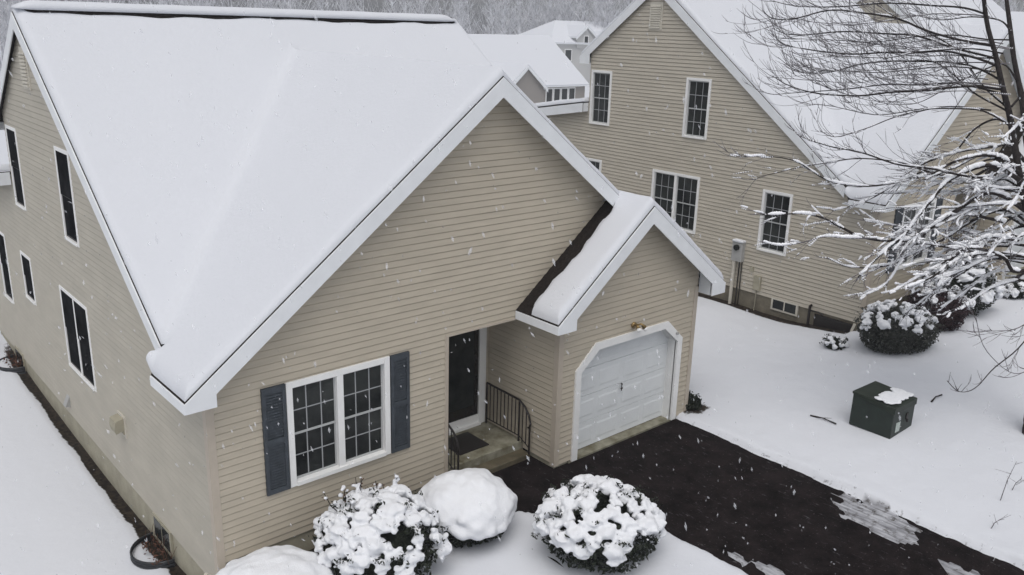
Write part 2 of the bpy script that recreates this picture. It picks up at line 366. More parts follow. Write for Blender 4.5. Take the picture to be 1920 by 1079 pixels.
# ------------------------------------------------------------------ house builder
class Frame:
    """wall plane: s runs along u, z up, off along the outward normal n"""
    def __init__(s, o, u, n): s.o = Vector(o); s.u = Vector(u); s.n = Vector(n)
    def P(s, a, z, off=0.): q = s.o+s.u*a+s.n*off; return (q.x, q.y, q.z+z)
    def box(s, mb, a0, a1, z0, z1, o0, o1): mb.box(s.P(a0, z0, o0), s.P(a1, z1, o1))
def interp(pts, z):
    for (za, va), (zb, vb) in zip(pts, pts[1:]):
        if za <= z <= zb: return va if zb == za else va+(vb-va)*(z-za)/(zb-za)
    return pts[0][1] if z < pts[0][0] else pts[-1][1]
def siding(fr, z0, z1, left, right, holes=(), h=.107, depth=.016, groove=.012):
    """lapped courses; left/right and hole edges are lists of (z, s)"""
    mb = MB(); crit = {round(p[0], 4) for p in left+right if z0 < p[0] < z1}
    for hl in holes: crit |= {round(p[0], 4) for p in hl[0]+hl[1] if z0 < p[0] < z1}
    n = int(math.ceil((z1-z0)/h))
    for k in range(n):
        zc = z0+k*h; zt = min(zc+h, z1)
        zg = zc+h-.018; br = sorted({zc, zt} | {c for c in crit if zc < c < zt} | ({zg} if zg < zt else set()))
        for i, (a, b) in enumerate(zip(br, br[1:])):
            if b-a < 1e-4: continue
            prof = lambda z: depth*(1-.7*(z-zc)/(h-.018))+.002 if z <= zg else (.3*depth+.002)-(z-zg)/.018*groove
            oa = prof(a); ob = prof(b); e = 1e-5
            cuts = []
            for L, Rr in holes:
                if L[0][0] <= a+1e-4 and L[-1][0] >= b-1e-4: cuts.append((interp(L, a+e), interp(L, b-e), interp(Rr, a+e), interp(Rr, b-e)))
            cuts.sort()
            segs = []; ca, cb = interp(left, a+e), interp(left, b-e)
            for la, lb, ra, rb in cuts: segs.append((ca, cb, la, lb)); ca, cb = ra, rb
            segs.append((ca, cb, interp(right, a+e), interp(right, b-e)))
            for la, lb, ra, rb in segs:
                if ra-la < 1e-3 and rb-lb < 1e-3: continue
                ra = max(ra, la); rb = max(rb, lb)
                mb.quad(fr.P(la, a, oa), fr.P(ra, a, oa), fr.P(rb, b, ob), fr.P(lb, b, ob))
                if i == 0: mb.quad(fr.P(la, a, -.025), fr.P(ra, a, -.025), fr.P(ra, a, oa), fr.P(la, a, oa))
    return mb
def rect_hole(a0, a1, z0, z1): return ([(z0, a0), (z1, a0)], [(z0, a1), (z1, a1)])

def window(root, fr, a0, a1, z0, z1, units=1, grille=True, cw=.085, name='window', rows=2, cols=3, flush=False):
    """double-hung window set in a wall opening: casing > sash, pane, grille"""
    c = MB(); d0, d1 = -.06, (.022 if flush else .045)
    dk = .045 if flush else 0
    fr.box(c, a0, a0+cw, z0, z1, d0, d1); fr.box(c, a1-cw, a1, z0, z1, d0, d1)
    fr.box(c, a0+cw, a1-cw, z1-cw, z1, d0, d1-.003); fr.box(c, a0+cw, a1-cw, z0, z0+cw*.7, d0, d1+.02)
    wu = (a1-a0-cw)/units
    for k in range(1, units): fr.box(c, a0+cw*.5+wu*k-cw*.55, a0+cw*.5+wu*k+cw*.55, z0+cw*.7, z1-cw, d0, d1-.006)
    o = c.build(name, MWF, root); bevel(o, .006)
    p = MB(); s = MB(); g = MB(); panes = []
    for k in range(units):
        l = a0+cw*(.5 if k else 1)+wu*k+(cw*.55 if k else 0)-(0 if k else cw*0); r = a0+cw*.5+wu*(k+1)-(cw*.55 if k < units-1 else cw*.5)
        b, t = z0+cw*.7, z1-cw; mid = (b+t)/2
        pn = p if k == 0 else MB(); fr.box(pn, l, r, mid, t, -.055+dk, -.030+dk); fr.box(pn, l, r, b, mid, -.085+dk, -.050+dk); panes.append(pn)
        sw = .028
        for (q0, q1, dd) in ((mid-.02, t, -.018+dk*.4), (b, mid+.02, -.036+dk*.8)):
            fr.box(s, l, l+sw, q0, q1, dd-.018, dd); fr.box(s, r-sw, r, q0, q1, dd-.018, dd)
            fr.box(s, l+sw, r-sw, q1-sw*1.1, q1, dd-.018, dd-.001); fr.box(s, l+sw, r-sw, q0, q0+sw*1.2, dd-.018, dd-.001)
            if grille:
                go = dd-.010
                for j in range(1, cols):
                    x = l+(r-l)*j/cols; fr.box(g, x-.009, x+.009, q0+sw, q1-sw, go-.012, go)
                for j in range(1, rows):
                    z = q0+(q1-q0)*j/rows; fr.box(g, l+sw, r-sw, z-.009, z+.009, go-.012, go-.0015)
    for pn in panes: pn.build('pane', MGLS if flush else MGL, o)
    s.build('sash', MBLK if flush else MSASH, o)
    if grille: g.build('grille', MGR, o)
    return o

EX0, EX1 = -.39, 10.19                       # gable eave edges
XP, ZP, ZE, OV = 4.9, 6.94, 2.90, .32        # front gable: peak x, roof top at peak and at eave, overhang
GS = (ZP-ZE)/(XP-EX0)                        # its slope
GXL, GXM, GXR, GYF = 5.58, 7.83, 10.19, -1.09  # garage wing roof
def gab(x): return ZP-GS*abs(x-XP)
GZ = gab(GXM)                                # garage ridge meets the gable's right slope
GSL = (GZ-2.92)/(GXM-GXL)

def house(name, loc, rz, yr, zr, ms, windows_side, label, cat='house', extra=None, flush=False):
    root = empty(name, loc, rz); tag(root, label, cat)
    YE = yr-(zr-ZE)/ms                       # where the main front slope reaches the eave height
    mr = .757; YB = 10.0; ZB = zr-mr*(YB+.4-yr)   # rear eave
    XL, XR_ = -.11, 9.99
    xg, xr, d = 5.94, 9.74, .77
    YL = 14.0                                # rear lean-to
    def mainz(y): return zr-(ms*(yr-y) if y < yr else mr*(y-yr))
    fF = Frame((0, 0, 0), (1, 0, 0), (0, -1, 0)); fS = Frame((0, 0, 0), (0, 1, 0), (-1, 0, 0))
    fG = Frame((0, -d, 0), (1, 0, 0), (0, -1, 0)); fGL = Frame((xg, 0, 0), (0, 1, 0), (-1, 0, 0)); fGR = Frame((xr, 0, 0), (0, 1, 0), (1, 0, 0))
    fD = Frame((0, 1.15, 0), (1, 0, 0), (0, -1, 0))
    # ---- front wall with the tall gable
    win = (1.164, 2.935, .986, 2.676)
    al = (4.106, xg+.02, -.3, 2.735)
    drop = .13
    top = ZP-drop
    def xl(z): return max(0., XP-(top-z)/GS)
    zk = top-GS*(XP-0)
    left = [(-1, 0), (zk, 0), (top, XP)]; right = [(-1, 9.74), (top-GS*(9.74-XP), 9.74), (top, XP)]
    siding(fF, .14, top, left, right, [rect_hole(win[0]+.03, win[1]-.03, win[2]+.03, win[3]-.03), rect_hole(al[0], al[1], al[2], al[3])]).build('front_wall', MSID, root)
    # ---- side wall
    top2 = zr-.13
    def side_edges():
        Ls = [(-2, 0), (ZE-.16, 0), (ZE-.16+1e-3, max(0, yr-(top2-ZE+.16)/ms)), (top2, yr)]
        zl = 4.40                              # lean-to roof top at the house
        Rs = [(-2, YL), (3.72, YL), (zl, YB), (top2-mr*(YB-yr), YB), (top2, yr)]
        return Ls, Rs
    Ls, Rs = side_edges()
    holes = [rect_hole(a+.03, b-.03, c+.03, e-.03) for (a, b, c, e, u) in windows_side]
    siding(fS, -.22 if not flush else -.3, top2, Ls, Rs, holes, depth=.010 if flush else .018, groove=.008 if flush else .018, h=.107 if flush else .104).build('side_wall', MSIDL if flush else MSIDN, root)
    # ---- far and rear walls
    m = MB(); m.box((9.74, .02, -1), (9.80, YB, ZE)); m.quad((9.80, .9, ZE), (9.80, YB, ZE), (9.80, YB, top2-mr*(YB-yr)), (9.80, yr, top2)); m.build('far_wall', MSIDL, root)
    m = MB(); m.box((.02, YB-.02, -1), (9.78, YB+.03, ZB+.2)); m.box((.03, YL-.03, -1), (9.7, YL, 3.6)); m.build('rear_wall', MSIDL, root)
    # ---- garage wing walls
    do, di = (6.35, 9.35), (6.49, 9.21)
    zd, zc1, cc = 2.25, 1.81, .49
    hole = ([(-1, do[0]+.04), (zc1, do[0]+.04), (zd-.03, do[0]+cc)], [(-1, do[1]-.04), (zc1, do[1]-.04), (zd-.03, do[1]-cc)])
    zt = GZ-.13
    Lg = [(-1, xg), (2.92-.13+GSL*(xg-GXL), xg), (zt, GXM)]; Rg = [(-1, xr), (zt-GS*(xr-GXM), xr), (zt, GXM)]
    siding(fG, .06, zt, Lg, Rg, [hole]).build('garage_front_wall', MSID, root)
    siding(fGL, .1, 3.02, [(-1, -d), (4, -d)], [(-1, 1.2), (4, 1.2)]).build('garage_side_wall', MSID, root)
    m = siding(fGR, .06, gab(xr)-.1, [(-1, -d), (4, -d)], [(-1, 0.05), (4, 0.05)]); m.build('garage_outer_wall', MSID, root)
    # ---- entrance recess
    siding(fD, .2, 2.74, [(-1, 4.1), (4, 4.1)], [(-1, xg), (4, xg)], [rect_hole(4.62, 5.86, .2, 2.56)]).build('entry_wall', MSID, root)
    m = MB(); m.box((4.04, .03, -.3), (4.10, 1.2, 2.735)); m.box((4.04, .012, 2.735), (xg, 1.25, 2.80)); m.build('entry_lining', MSIDL, root)
    # ---- foundation
    for A_, B_ in (((.012, .012, -1.6), (4.05, .3, .16)), ((.014, .3, -1.6), (.3, YL, -.2)), ((xg+.015, -d+.015, -.5), (6.30, -.1, .09)), ((9.4, -d+.015, -.5), (xr-.015, 0, .09))):
        m = MB(); m.box(A_, B_); m.build('foundation', MFND if flush else MFNDN, root)
    m = MB(); m.box((6.3, -d-.02, -.3), (9.4, -.4, .035)); m.build('garage_threshold', MCON, root)
    # ---- corner boards
    for (cx, cy, z0, z1, dx, dy) in ((0, 0, -.35 if flush else 0, 2.76, -1, -1), (xg, -d, .05, 2.80, -1, -1), (xr, -d, .05, 2.80, 1, -1)):
        m = MB(); t = .022; wd = .095
        m.box((cx+dx*t, cy+dy*t, z0), (cx-dx*wd, cy, z1)); m.box((cx+dx*t, cy-0, z0), (cx, cy-dy*wd, z1))
        m.build('corner_board', MCOR, root)
    m = MB(); m.box((4.035, -.022, .1), (4.106, .04, 2.735)); m.box((4.035, -.0215, 2.735), (xg-.36, .0, 2.775)); m.build('entry_trim', MCOR, root)
    # ---- roof slabs (dark shingles)
    th = .07
    def slab(m, pts): m.prism([(p[0], p[1], p[2]-th) for p in pts], (0, 0, th))
    r = MB()
    slab(r, [(XL, YE, ZE), (XR_, YE, ZE), (XR_, yr, zr), (XL, yr, zr)])
    slab(r, [(XL, yr, zr), (XR_, yr, zr), (XR_, YB+.4, ZB), (XL, YB+.4, ZB)])
    yv = yr-(zr-ZP)/ms
    slab(r, [(EX0, -OV, ZE), (XP, -OV, ZP), (XP, yv, ZP), (XL, YE+.28*GS/ms, ZE+.28*GS), (EX0, YE+.02, ZE)])
    slab(r, [(XP, -OV, ZP), (GXM, -OV, GZ), (GXM, GYF, GZ), (GXR, GYF, gab(GXR)), (GXR, YE, gab(GXR)), (XP, yv, ZP)])
    slab(r, [(GXL, GYF, 2.92), (GXM, GYF, GZ), (GXM, -.01, GZ), (GXL, -.01, 2.92)])
    slab(r, [(-.25, YB+.01, 4.42), (9.9, YB+.01, 4.42), (9.9, YL+.3, 3.72), (-.25, YL+.3, 3.72)])
    roof = r.build('roof', MSHI, root)
    # ---- white fascia and rake boards
    f = MB(); t0 = .018; PR = .010
    def rake(pts_top, hts, y0, y1):
        """boards along a y = const gable edge"""
        poly = [(x, y0, z-t0) for x, z in pts_top]+[(x, y0, z-h) for (x, z), h in reversed(list(zip(pts_top, hts)))]
        f.prism(poly, (0, y1-y0, 0))
    bz = ZE-.165
    xa_ = EX0+.42
    rh = .30
    def low(x): return max(gab(x)-rh, bz)
    xk = 0
    f.prism([(EX0, -OV, ZE-t0), (XP, -OV, ZP-t0), (XP, -OV, ZP-rh-.02), (xa_, -OV, gab(xa_)-rh), (xa_, -OV, bz), (EX0, -OV, bz)], (0, -.02, 0))
    xe = GXM-.02
    f.prism([(XP, -OV, ZP-t0), (xe, -OV, gab(xe)-t0), (xe, -OV, gab(xe)-rh), (XP, -OV, ZP-rh-.02)], (0, -.02, 0))
    gb = 2.92-.165; gxa = GXL+.42
    gl = lambda x: 2.92+GSL*(x-GXL)
    f.prism([(GXL, GYF, 2.92-t0), (GXM, GYF, GZ-t0), (GXM, GYF, GZ-rh-.02), (gxa, GYF, gl(gxa)-rh), (gxa, GYF, gb), (GXL, GYF, gb)], (0, -.02, 0))
    ge = gab(GXR); gxb = GXR-.42
    f.prism([(GXM, GYF, GZ-t0), (GXR, GYF, ge-t0), (GXR, GYF, ge-.23), (gxb, GYF, ge-.23), (gxb, GYF, gab(gxb)-rh), (GXM, GYF, GZ-rh-.02)], (0, -.02, 0))
    # eave boards
    f.box((EX0-.02, -OV-.017, bz+.002), (EX0+.0, YE+.02, ZE-t0)); f.box((GXL-.02, GYF-.017, gb+.002), (GXL+.0, -.025, 2.92-t0)); f.box((GXR-.0, GYF-.017, ge-.228), (GXR+.02, YE, ge-t0))
    # side gable rakes
    mh = .27
    for X0, X1 in ((XL-.02, XL), (XR_, XR_+.02)):
        f.prism([(X0, YE+.3, mainz(YE+.3)-t0), (X0, yr, zr-t0), (X0, yr, zr-mh-.03), (X0, YE+.3, mainz(YE+.3)-mh)], (X1-X0, 0, 0))
        f.prism([(X0, yr, zr-t0), (X0, YB+.4, ZB-t0), (X0, YB+.4, ZB-.24), (X0, YB-.03, ZB-.24), (X0, YB-.03, mainz(YB-.03)-mh), (X0, yr, zr-mh-.03)], (X1-X0, 0, 0))
    f.box((XL, YB+.402, ZB-.238), (XR_, YB+.422, ZB-t0))
    # lean-to edge
    for X0, X1 in ((-.272, -.252), (9.902, 9.922)):
        f.prism([(X0, YB+.03, 4.42-t0), (X0, YL+.3, 3.72-t0), (X0, YL+.3, 3.72-.3), (X0, YB+.03, 4.42-.3)], (X1-X0, 0, 0))
    f.box((-.25, YB-.0, 4.13), (-.03, YB+.009, 4.40))
    f.box((-.25, YL+.302, 3.42), (9.9, YL+.322, 3.72-t0))
    f.build('fascia', MWH, roof)
    s = MB()
    def sof(a, b, y0, y1, z0f):   # sloped underside between fascia and wall
        s.prism([(a, y0, z0f(a)-th-.035), (b, y0, z0f(b)-th-.035), (b, y1, z0f(b)-th-.035), (a, y1, z0f(a)-th-.035)], (0, 0, .03))
    sof(EX0+.03, XP, -OV+.03, 0, gab); sof(XP, GXM, -OV+.03, 0, gab); sof(GXL+.03, GXM, GYF+.03, -d, gl); sof(GXM, GXR-.03, GYF+.03, -d, gab)
    s.box((EX0+.03, -OV+.03, bz+.01), (-.012, YE+.2, bz+.03)); s.box((GXL+.03, GYF+.03, gb+.01), (xg-.012, -.01, gb+.03)); s.box((xr+.02, GYF+.03, ge-.22), (GXR-.03, YE, ge-.2))
    # boxed returns closing the eave ends against the walls
    s.prism([(xa_-.02, -OV+.03, bz+.03), (xa_-.02, -OV+.03, gab(xa_)-.12), (xa_-.02, -.012, gab(xa_)-.12), (xa_-.02, -.012, bz+.03)], (.018, 0, 0))
    s.prism([(gxa-.02, GYF+.03, gb+.03), (gxa-.02, GYF+.03, gl(gxa)-.12), (gxa-.02, -d-.02, gl(gxa)-.12), (gxa-.02, -d-.02, gb+.03)], (.018, 0, 0))
    s.prism([(gxb, GYF+.03, ge-.2), (gxb, GYF+.03, gab(gxb)-.12), (gxb, -d-.02, gab(gxb)-.12), (gxb, -d-.02, ge-.2)], (.018, 0, 0))
    s.build('soffit', MSOF, roof)
    # ridge vent (the snow on it is a cover of its own)
    v = MB(); v.prism([(XL+.15, yr-.17, zr-.17*ms+.03), (XL+.15, yr, zr+.04), (XL+.15, yr+.17, zr-.17*mr+.03), (XL+.15, yr+.17, zr-.17*mr+.12), (XL+.15, yr, zr+.15), (XL+.15, yr-.17, zr-.17*ms+.12)], (XR_-XL-.35, 0, 0))
    v.build('ridge_vent', MSHI, roof)
    # ---- snow cover on the roof: height = roof planes + thickness that rounds off towards the edges
    def edge_axis(lo, hi, step, extra=()):
        e = [0, .008, .022, .045, .08, .12]
        a = [lo+q for q in e]+[hi-q for q in e]+list(np.arange(lo+.12+step, hi-.12, step))
        for q in extra: a += [q-.12, q-.08, q-.045, q-.022, q-.008, q, q+.008, q+.022, q+.045, q+.08, q+.12]
        a = sorted({round(q, 4) for q in a if lo-1e-6 <= q <= hi+1e-6}); return np.array(a)
    def sheet(nm, xs, ys, hfun, dfun, T, seed, rr=.13):
        X, Y = np.meshgrid(xs, ys, indexing='ij'); x = X.ravel(); y = Y.ravel(); D = dfun(x, y); Z = hfun(x, y)
        nz = np.array([n3(a*.55+seed, b*.55, .3)*.35+n3(a*2.1, b*2.1+seed, 4.)*.10 for a, b in zip(x, y)])
        ed = np.array([n3(a*3.2, b*3.2, seed+9.) + .6*n3(a*9, b*9, seed+2.) for a, b in zip(x, y)])
        q = np.clip(D/(rr*(1+.35*ed)), 0, 1); th_ = T*(1+nz)*np.sqrt(np.clip(1-(1-q)**2, 0, 1))
        z = Z+th_+.002
        idx = np.arange(len(x)).reshape(len(xs), len(ys)); fs = []
        ok = (D >= -1e-6).reshape(len(xs), len(ys))
        okc = ok[:-1, :-1] & ok[1:, :-1] & ok[1:, 1:] & ok[:-1, 1:]
        f4 = np.stack([idx[:-1, :-1], idx[1:, :-1], idx[1:, 1:], idx[:-1, 1:]], -1)[okc]
        used = np.unique(f4); rm = -np.ones(len(x), int); rm[used] = np.arange(len(used))
        me = bpy.data.meshes.new(nm); me.from_pydata(np.c_[x, y, z][used].tolist(), [], rm[f4].tolist()); me.materials.append(MS)
        me.polygons.foreach_set('use_smooth', [True]*len(me.polygons)); me.update()
        o = bpy.data.objects.new(nm, me); COL.objects.link(o); o.parent = roof
        return o
    ins = .012
    def hmain(x, y):
        a = np.where(y < yr, zr-ms*(yr-y), zr-mr*(y-yr)); b = ZP-GS*np.abs(x-XP)
        # soft valleys where drifted snow rounds the joint
        k = .05; dlt = np.clip(.5+.5*(a-b)/k, 0, 1); mx = b*(1-dlt)+a*dlt+k*dlt*(1-dlt)
        return np.where(y > yr-.3, a, mx)
    def dmain(x, y):
        A = sd_rect(x, y, XL+ins, XR_-ins, YE-.4, YB+.4-ins); B = sd_rect(x, y, EX0+ins, GXR-ins, -OV+ins, YE+.28)
        gap = np.where(np.abs(x-(XL+XR_)/2) < 4.85, np.abs(y-yr)-.125+.035*np.sin(x*3.1)*np.sin(x*1.7+1), 9)
        return np.minimum(np.maximum(A, B), gap)
    xs = edge_axis(EX0+ins, GXR-ins, .16, (XL+ins, XR_-ins, XP)); ys = edge_axis(-OV+ins, YB+.4-ins, .16, (YE+.03, yr-.13, yr+.13))
    sheet('snow_cover', xs, ys, hmain, dmain, .13, loc[0]*.37+1.0)
    def hgar(x, y): return np.where(x < GXM, GZ-GSL*(GXM-x), GZ-GS*(x-GXM))
    def dgar(x, y):
        strip = .35+.03*np.sin(x*5)+.02*np.sin(x*17+1)
        lim = np.where(x > GXM-.25, -.0, -strip)
        return np.minimum(sd_rect(x, y, GXL+ins, GXR-ins, GYF+ins, 5), lim-y)
    sheet('snow_cover', edge_axis(GXL+ins, GXR-ins, .10, (GXM,)), edge_axis(GYF+ins, .0, .05), hgar, dgar, .15, loc[0]*.2+4., .12)
    def hlean(x, y): return 4.42-.163*(y-YB-.01)
    sheet('snow_cover', edge_axis(-.23, 9.88, .3), edge_axis(YB+.005, YL+.28, .25), hlean, lambda x, y: sd_rect(x, y, -.232, 9.882, YB+.004, YL+.282), .16, 8.)
    # snow cap on the ridge vent
    cap = MB(); n = 90; sec = [(-.21, -.015), (-.225, .03), (-.18, .085), (-.08, .115), (.08, .12), (.2, .08), (.235, .02), (.22, -.02)]
    rows = []
    for k in range(n+1):
        x = XL+.02+(XR_-XL-.20)*k/n; e = min(1, (k+.4)/3, (n-k+.4)/3); row = []
        for (yy, zz) in sec:
            q = 1+.10*n3(x*1.6, yy*9, 3.); row.append(len(cap.v)); cap.v.append((x, yr+yy*(.85+.15*e), zr+.105-abs(yy)*.25+zz*q*e))
        rows.append(row)
    for a, b in zip(rows, rows[1:]):
        for i in range(len(sec)-1): cap.f.append((a[i], b[i], b[i+1], a[i+1]))
        cap.f.append((a[-1], b[-1], b[0], a[0]))
    cap.f.append(tuple(rows[0])); cap.f.append(tuple(reversed(rows[-1])))
    cap.build('snow_cap', MS, roof, True)
    # ---- front window with shutters
    window(root, fF, *win, units=2, cw=.10)
    for a0, a1 in ((.784, 1.15), (2.95, 3.301)):
        m = MB(); zb, zt_ = .985, 2.675
        fF.box(m, a0, a0+.055, zb, zt_, .0, .055); fF.box(m, a1-.055, a1, zb, zt_, .0, .055)
        for z0, z1 in ((zb, zb+.08), (zb+.80, zb+.88), (zt_-.08, zt_)): fF.box(m, a0+.055, a1-.055, z0, z1, .0, .053)
        z = zb+.08
        while z < zt_-.10:
            if not (zb+.76 < z < zb+.88): m.prism([fF.P(a0+.055, z, .022), fF.P(a0+.055, z+.032, .022), fF.P(a0+.055, z+.044, .044), fF.P(a0+.055, z+.012, .044)], (a1-a0-.11, 0, 0))
            z += .045
        fF.box(m, a0+.05, a1-.05, zb+.04, zt_-.04, .018, .026)
        m.build('shutter', MSHU, root)
    for (a, b, c, e, u) in windows_side: window(root, fS, a, b, c, e, units=u, cw=.075, cols=2 if (b-a)/u < .8 else 3, flush=flush, grille=not flush)
    # gable vent on the side wall
    m = MB(); fS.box(m, yr-.24, yr+.24, zr-1.38, zr-.62, .0, .03)
    gv = m.build('gable_vent', MWV, root)
    m = MB(); z = zr-1.33
    while z < zr-.70: m.prism([fS.P(yr-.19, z, .03), fS.P(yr-.19, z+.05, .03), fS.P(yr-.19, z+.02, .06), fS.P(yr-.19, z-.005, .06)], (0, .38, 0)); z += .065
    m.build('louvre', MWV, gv)
    # ---- garage door
    m = MB()
    def band(p, q, t_in, t_out, y0=-d-.05, y1=-d+.02):
        m.prism([(p[0], y0, p[1]), (q[0], y0, q[1]), (t_out[0], y0, t_out[1]), (t_in[0], y0, t_in[1])], (0, y1-y0, 0))
    wI = .14; zi, zci, ci = zd-.14, zc1-.055, .49-.055
    outp = [(do[0], .03), (do[0], zc1), (do[0]+cc, zd), (do[1]-cc, zd), (do[1], zc1), (do[1], .03)]
    inp = [(di[0], .03), (di[0], zci), (di[0]+ci, zi), (di[1]-ci, zi), (di[1], zci), (di[1], .03)]
    for k in range(5): band(outp[k], outp[k+1], inp[k], inp[k+1])
    trim = m.build('garage_door_trim', MWF, root)
    m = MB()    # reveal
    for k in range(5):
        p, q = inp[k], inp[k+1]; m.quad((p[0], -d-.0, p[1]), (q[0], -d-.0, q[1]), (q[0], -d+.24, q[1]), (p[0], -d+.24, p[1]))
    m.build('jamb', MWF, trim)
    m = MB(); y0 = -d+.20
    nsec = 4; hs_ = 2.16/nsec
    for k in range(nsec):
        z0 = .045+k*hs_; m.box((di[0]-.05, y0, z0+.006), (di[1]+.05, y0+.05, z0+hs_-.004))
        for j in range(4):
            wj = (di[1]-di[0])/4; x0 = di[0]+wj*j+.05; x1 = di[0]+wj*(j+1)-.05
            za, zb_ = z0+.10, z0+hs_-.10
            i = len(m.v)
            m.v += [(x0, y0-.001, za), (x1, y0-.001, za), (x1, y0-.001, zb_), (x0, y0-.001, zb_), (x0+.04, y0-.007, za+.04), (x1-.04, y0-.007, za+.04), (x1-.04, y0-.007, zb_-.04), (x0+.04, y0-.007, zb_-.04)]
            m.f += [(i+4, i+5, i+6, i+7), (i, i+1, i+5, i+4), (i+1, i+2, i+6, i+5), (i+2, i+3, i+7, i+6), (i+3, i, i+4, i+7)]
    m.box((di[0]-.05, y0+.02, .04), (di[1]+.05, y0+.06, 2.2))
    gd = m.build('garage_door', MGD, root)
    m = MB(); m.tube([(7.85, y0-.02, 1.12), (7.85, y0-.05, 1.12)], .016, 8); m.box((7.845, y0-.045, .98), (7.855, y0-.03, 1.10)); m.box((7.825, y0-.05, 1.02), (7.875, y0-.03, 1.04)); m.build('handle', MBLK, gd)
    m = MB(); m.tube([(7.85, -d, zd+.13), (7.85, -d-.05, zd+.13)], .06, 10); m.tube([(7.85, -d-.04, zd+.13), (7.80, -d-.15, zd+.18), (7.78, -d-.20, zd+.12)], [.018, .018, .05], 8); m.tube([(7.85, -d-.04, zd+.13), (7.92, -d-.15, zd+.17), (7.96, -d-.20, zd+.10)], [.018, .018, .05], 8)
    lamp = m.build('flood_lamp', MBRASS, root, True)
    for bx_, bz_ in ((7.78, .10), (7.965, .08)):
        m = MB(); m.blob((bx_, -d-.215, zd+bz_), .045, jit=.02); m.build('bulb', MWF, lamp, True)
    m = MB(); m.tube([(9.14, -d-.05, zc1+.14), (9.14, -d-.09, zc1+.14)], .03, 8); m.build('door_sensor', MGREY, root)
    # ---- front door behind the recess
    m = MB(); zp = .25
    fD.box(m, 4.62, 4.72, zp, 2.56, -.05, .04); fD.box(m, 5.70, 5.86, zp, 2.56, -.05, .04); fD.box(m, 4.72, 5.70, 2.44, 2.56, -.05, .038); fD.box(m, 4.72, 5.70, zp, zp+.20, -.04, .02); fD.box(m, 4.70, 5.72, zp-.02, zp+.05, -.03, .09)
    dr = m.build('door_frame', MWF, root); bevel(dr, .006)
    m = MB(); fD.box(m, 4.72, 5.70, zp+.20, 2.44, -.05, -.005); fD.box(m, 4.74, 4.83, zp+.22, 2.42, -.005, .014); fD.box(m, 5.59, 5.68, zp+.22, 2.42, -.005, .014); fD.box(m, 4.83, 5.59, 2.30, 2.42, -.005, .013); fD.box(m, 4.83, 5.59, zp+.22, zp+.42, -.005, .013)
    dd = m.build('door', MDOOR, root)
    m = MB(); fD.box(m, 4.83, 5.59, zp+.42, 2.30, -.004, .006); m.build('pane', MGL, dd)
    m = MB(); fD.box(m, 4.77, 4.80, 1.25, 1.40, .014, .03); m.tube([fD.P(4.785, 1.33, .02), fD.P(4.785, 1.33, .06), fD.P(4.87, 1.33, .06)], .011, 6); m.build('handle', MBRASS, dd)
    # ---- porch slab, step and two iron railings
    m = MB(); m.box((4.11, .06, -.3), (xg-.005, 1.14, .25)); o = m.build('porch_step', MCON, root); bevel(o, .015)
    m = MB(); m.box((4.11, -.20, -.3), (xg-.06, .058, .10)); bevel(m.build('porch_step', MCOND, root), .015)
    for X0 in (4.19, 5.84):
        m = MB(); top_ = [(X0, 1.05, 1.10), (X0, .10, 1.08), (X0, -.05, 1.0), (X0, -.17, .86), (X0, -.22, .72), (X0, -.20, .62), (X0, -.15, .62)]
        m.tube(top_, .020, 6); m.tube([(X0, 1.05, .36), (X0, .10, .36), (X0, -.2, .22)], .011, 5)
        for yy in (1.05, .10): m.tube([(X0, yy, .2), (X0, yy, 1.09)], .018, 6)
        m.tube([(X0, -.2, .1), (X0, -.2, .68)], .018, 6)
        for k in range(1, 9): yy = 1.05-.95*k/9; m.tube([(X0, yy, .36), (X0, yy, 1.09)], .010, 4)
        for yy, zt2 in ((0.0, 1.02), (-.10, .94)): m.tube([(X0, yy, .26), (X0, yy, zt2)], .010, 4)
        m.build('railing', MBLK, root)
    if extra: extra(root, fS, fF)
    return root

# ---- first house
def h1_extra(root, fS, fF):
    m = MB(); fS.box(m, 3.72, 4.10, .66, 1.06, .0, .03); o = m.build('dryer_vent', MWV, root)
    m = MB(); fS.box(m, 3.76, 4.06, .72, 1.02, .03, .05)
    m.prism([fS.P(3.76, 1.02, .05), fS.P(3.76, .80, .05), fS.P(3.76, .76, .17), fS.P(3.76, .86, .19), fS.P(3.76, .99, .17)], (0, .30, 0)); m.build('hood', MFND, o)
    m = MB(); m.prism([fS.P(7.45, -.12, .0), fS.P(7.45, .14, .0), fS.P(7.45, -.10, .11)], (0, .18, 0)); m.build('exhaust_hood', MGREY, root)
    # basement windows inside the wells
    for y0, zt in ((1.92, -.30), (11.45, -.22)):
        m = MB(); fS.box(m, y0, y0+.80, zt-.45, zt, -.02, .03); o = m.build('basement_window', MFND, root)
        m = MB(); fS.box(m, y0+.06, y0+.38, zt-.40, zt-.05, .030, .036); fS.box(m, y0+.42, y0+.74, zt-.40, zt-.05, .030, .036); m.build('pane', MGL, o)
    # hose tap near the corner
    m = MB(); m.tube([fS.P(.32, -.22, 0), fS.P(.32, -.22, .08), fS.P(.32, -.30, .12)], .022, 6); m.tube([fS.P(.32, -.16, .08), fS.P(.32, -.22, .08)], .03, 6); m.build('tap', MWV, root)
SIDE1 = [(5.294, 6.175, 3.735, 5.424, 1), (9.00, 9.875, 3.735, 5.424, 1), (5.321, 7.087, .963, 2.62, 2), (9.28, 10.15, 1.60, 2.66, 1), (11.6, 12.5, 1.02, 2.72, 1)]
house('house', (0, 0, 0), 0, 7.5, 7.68, .722, SIDE1, 'nearest tan house with front gable, white garage door, slate shutters and dark asphalt driveway', extra=h1_extra, flush=True)

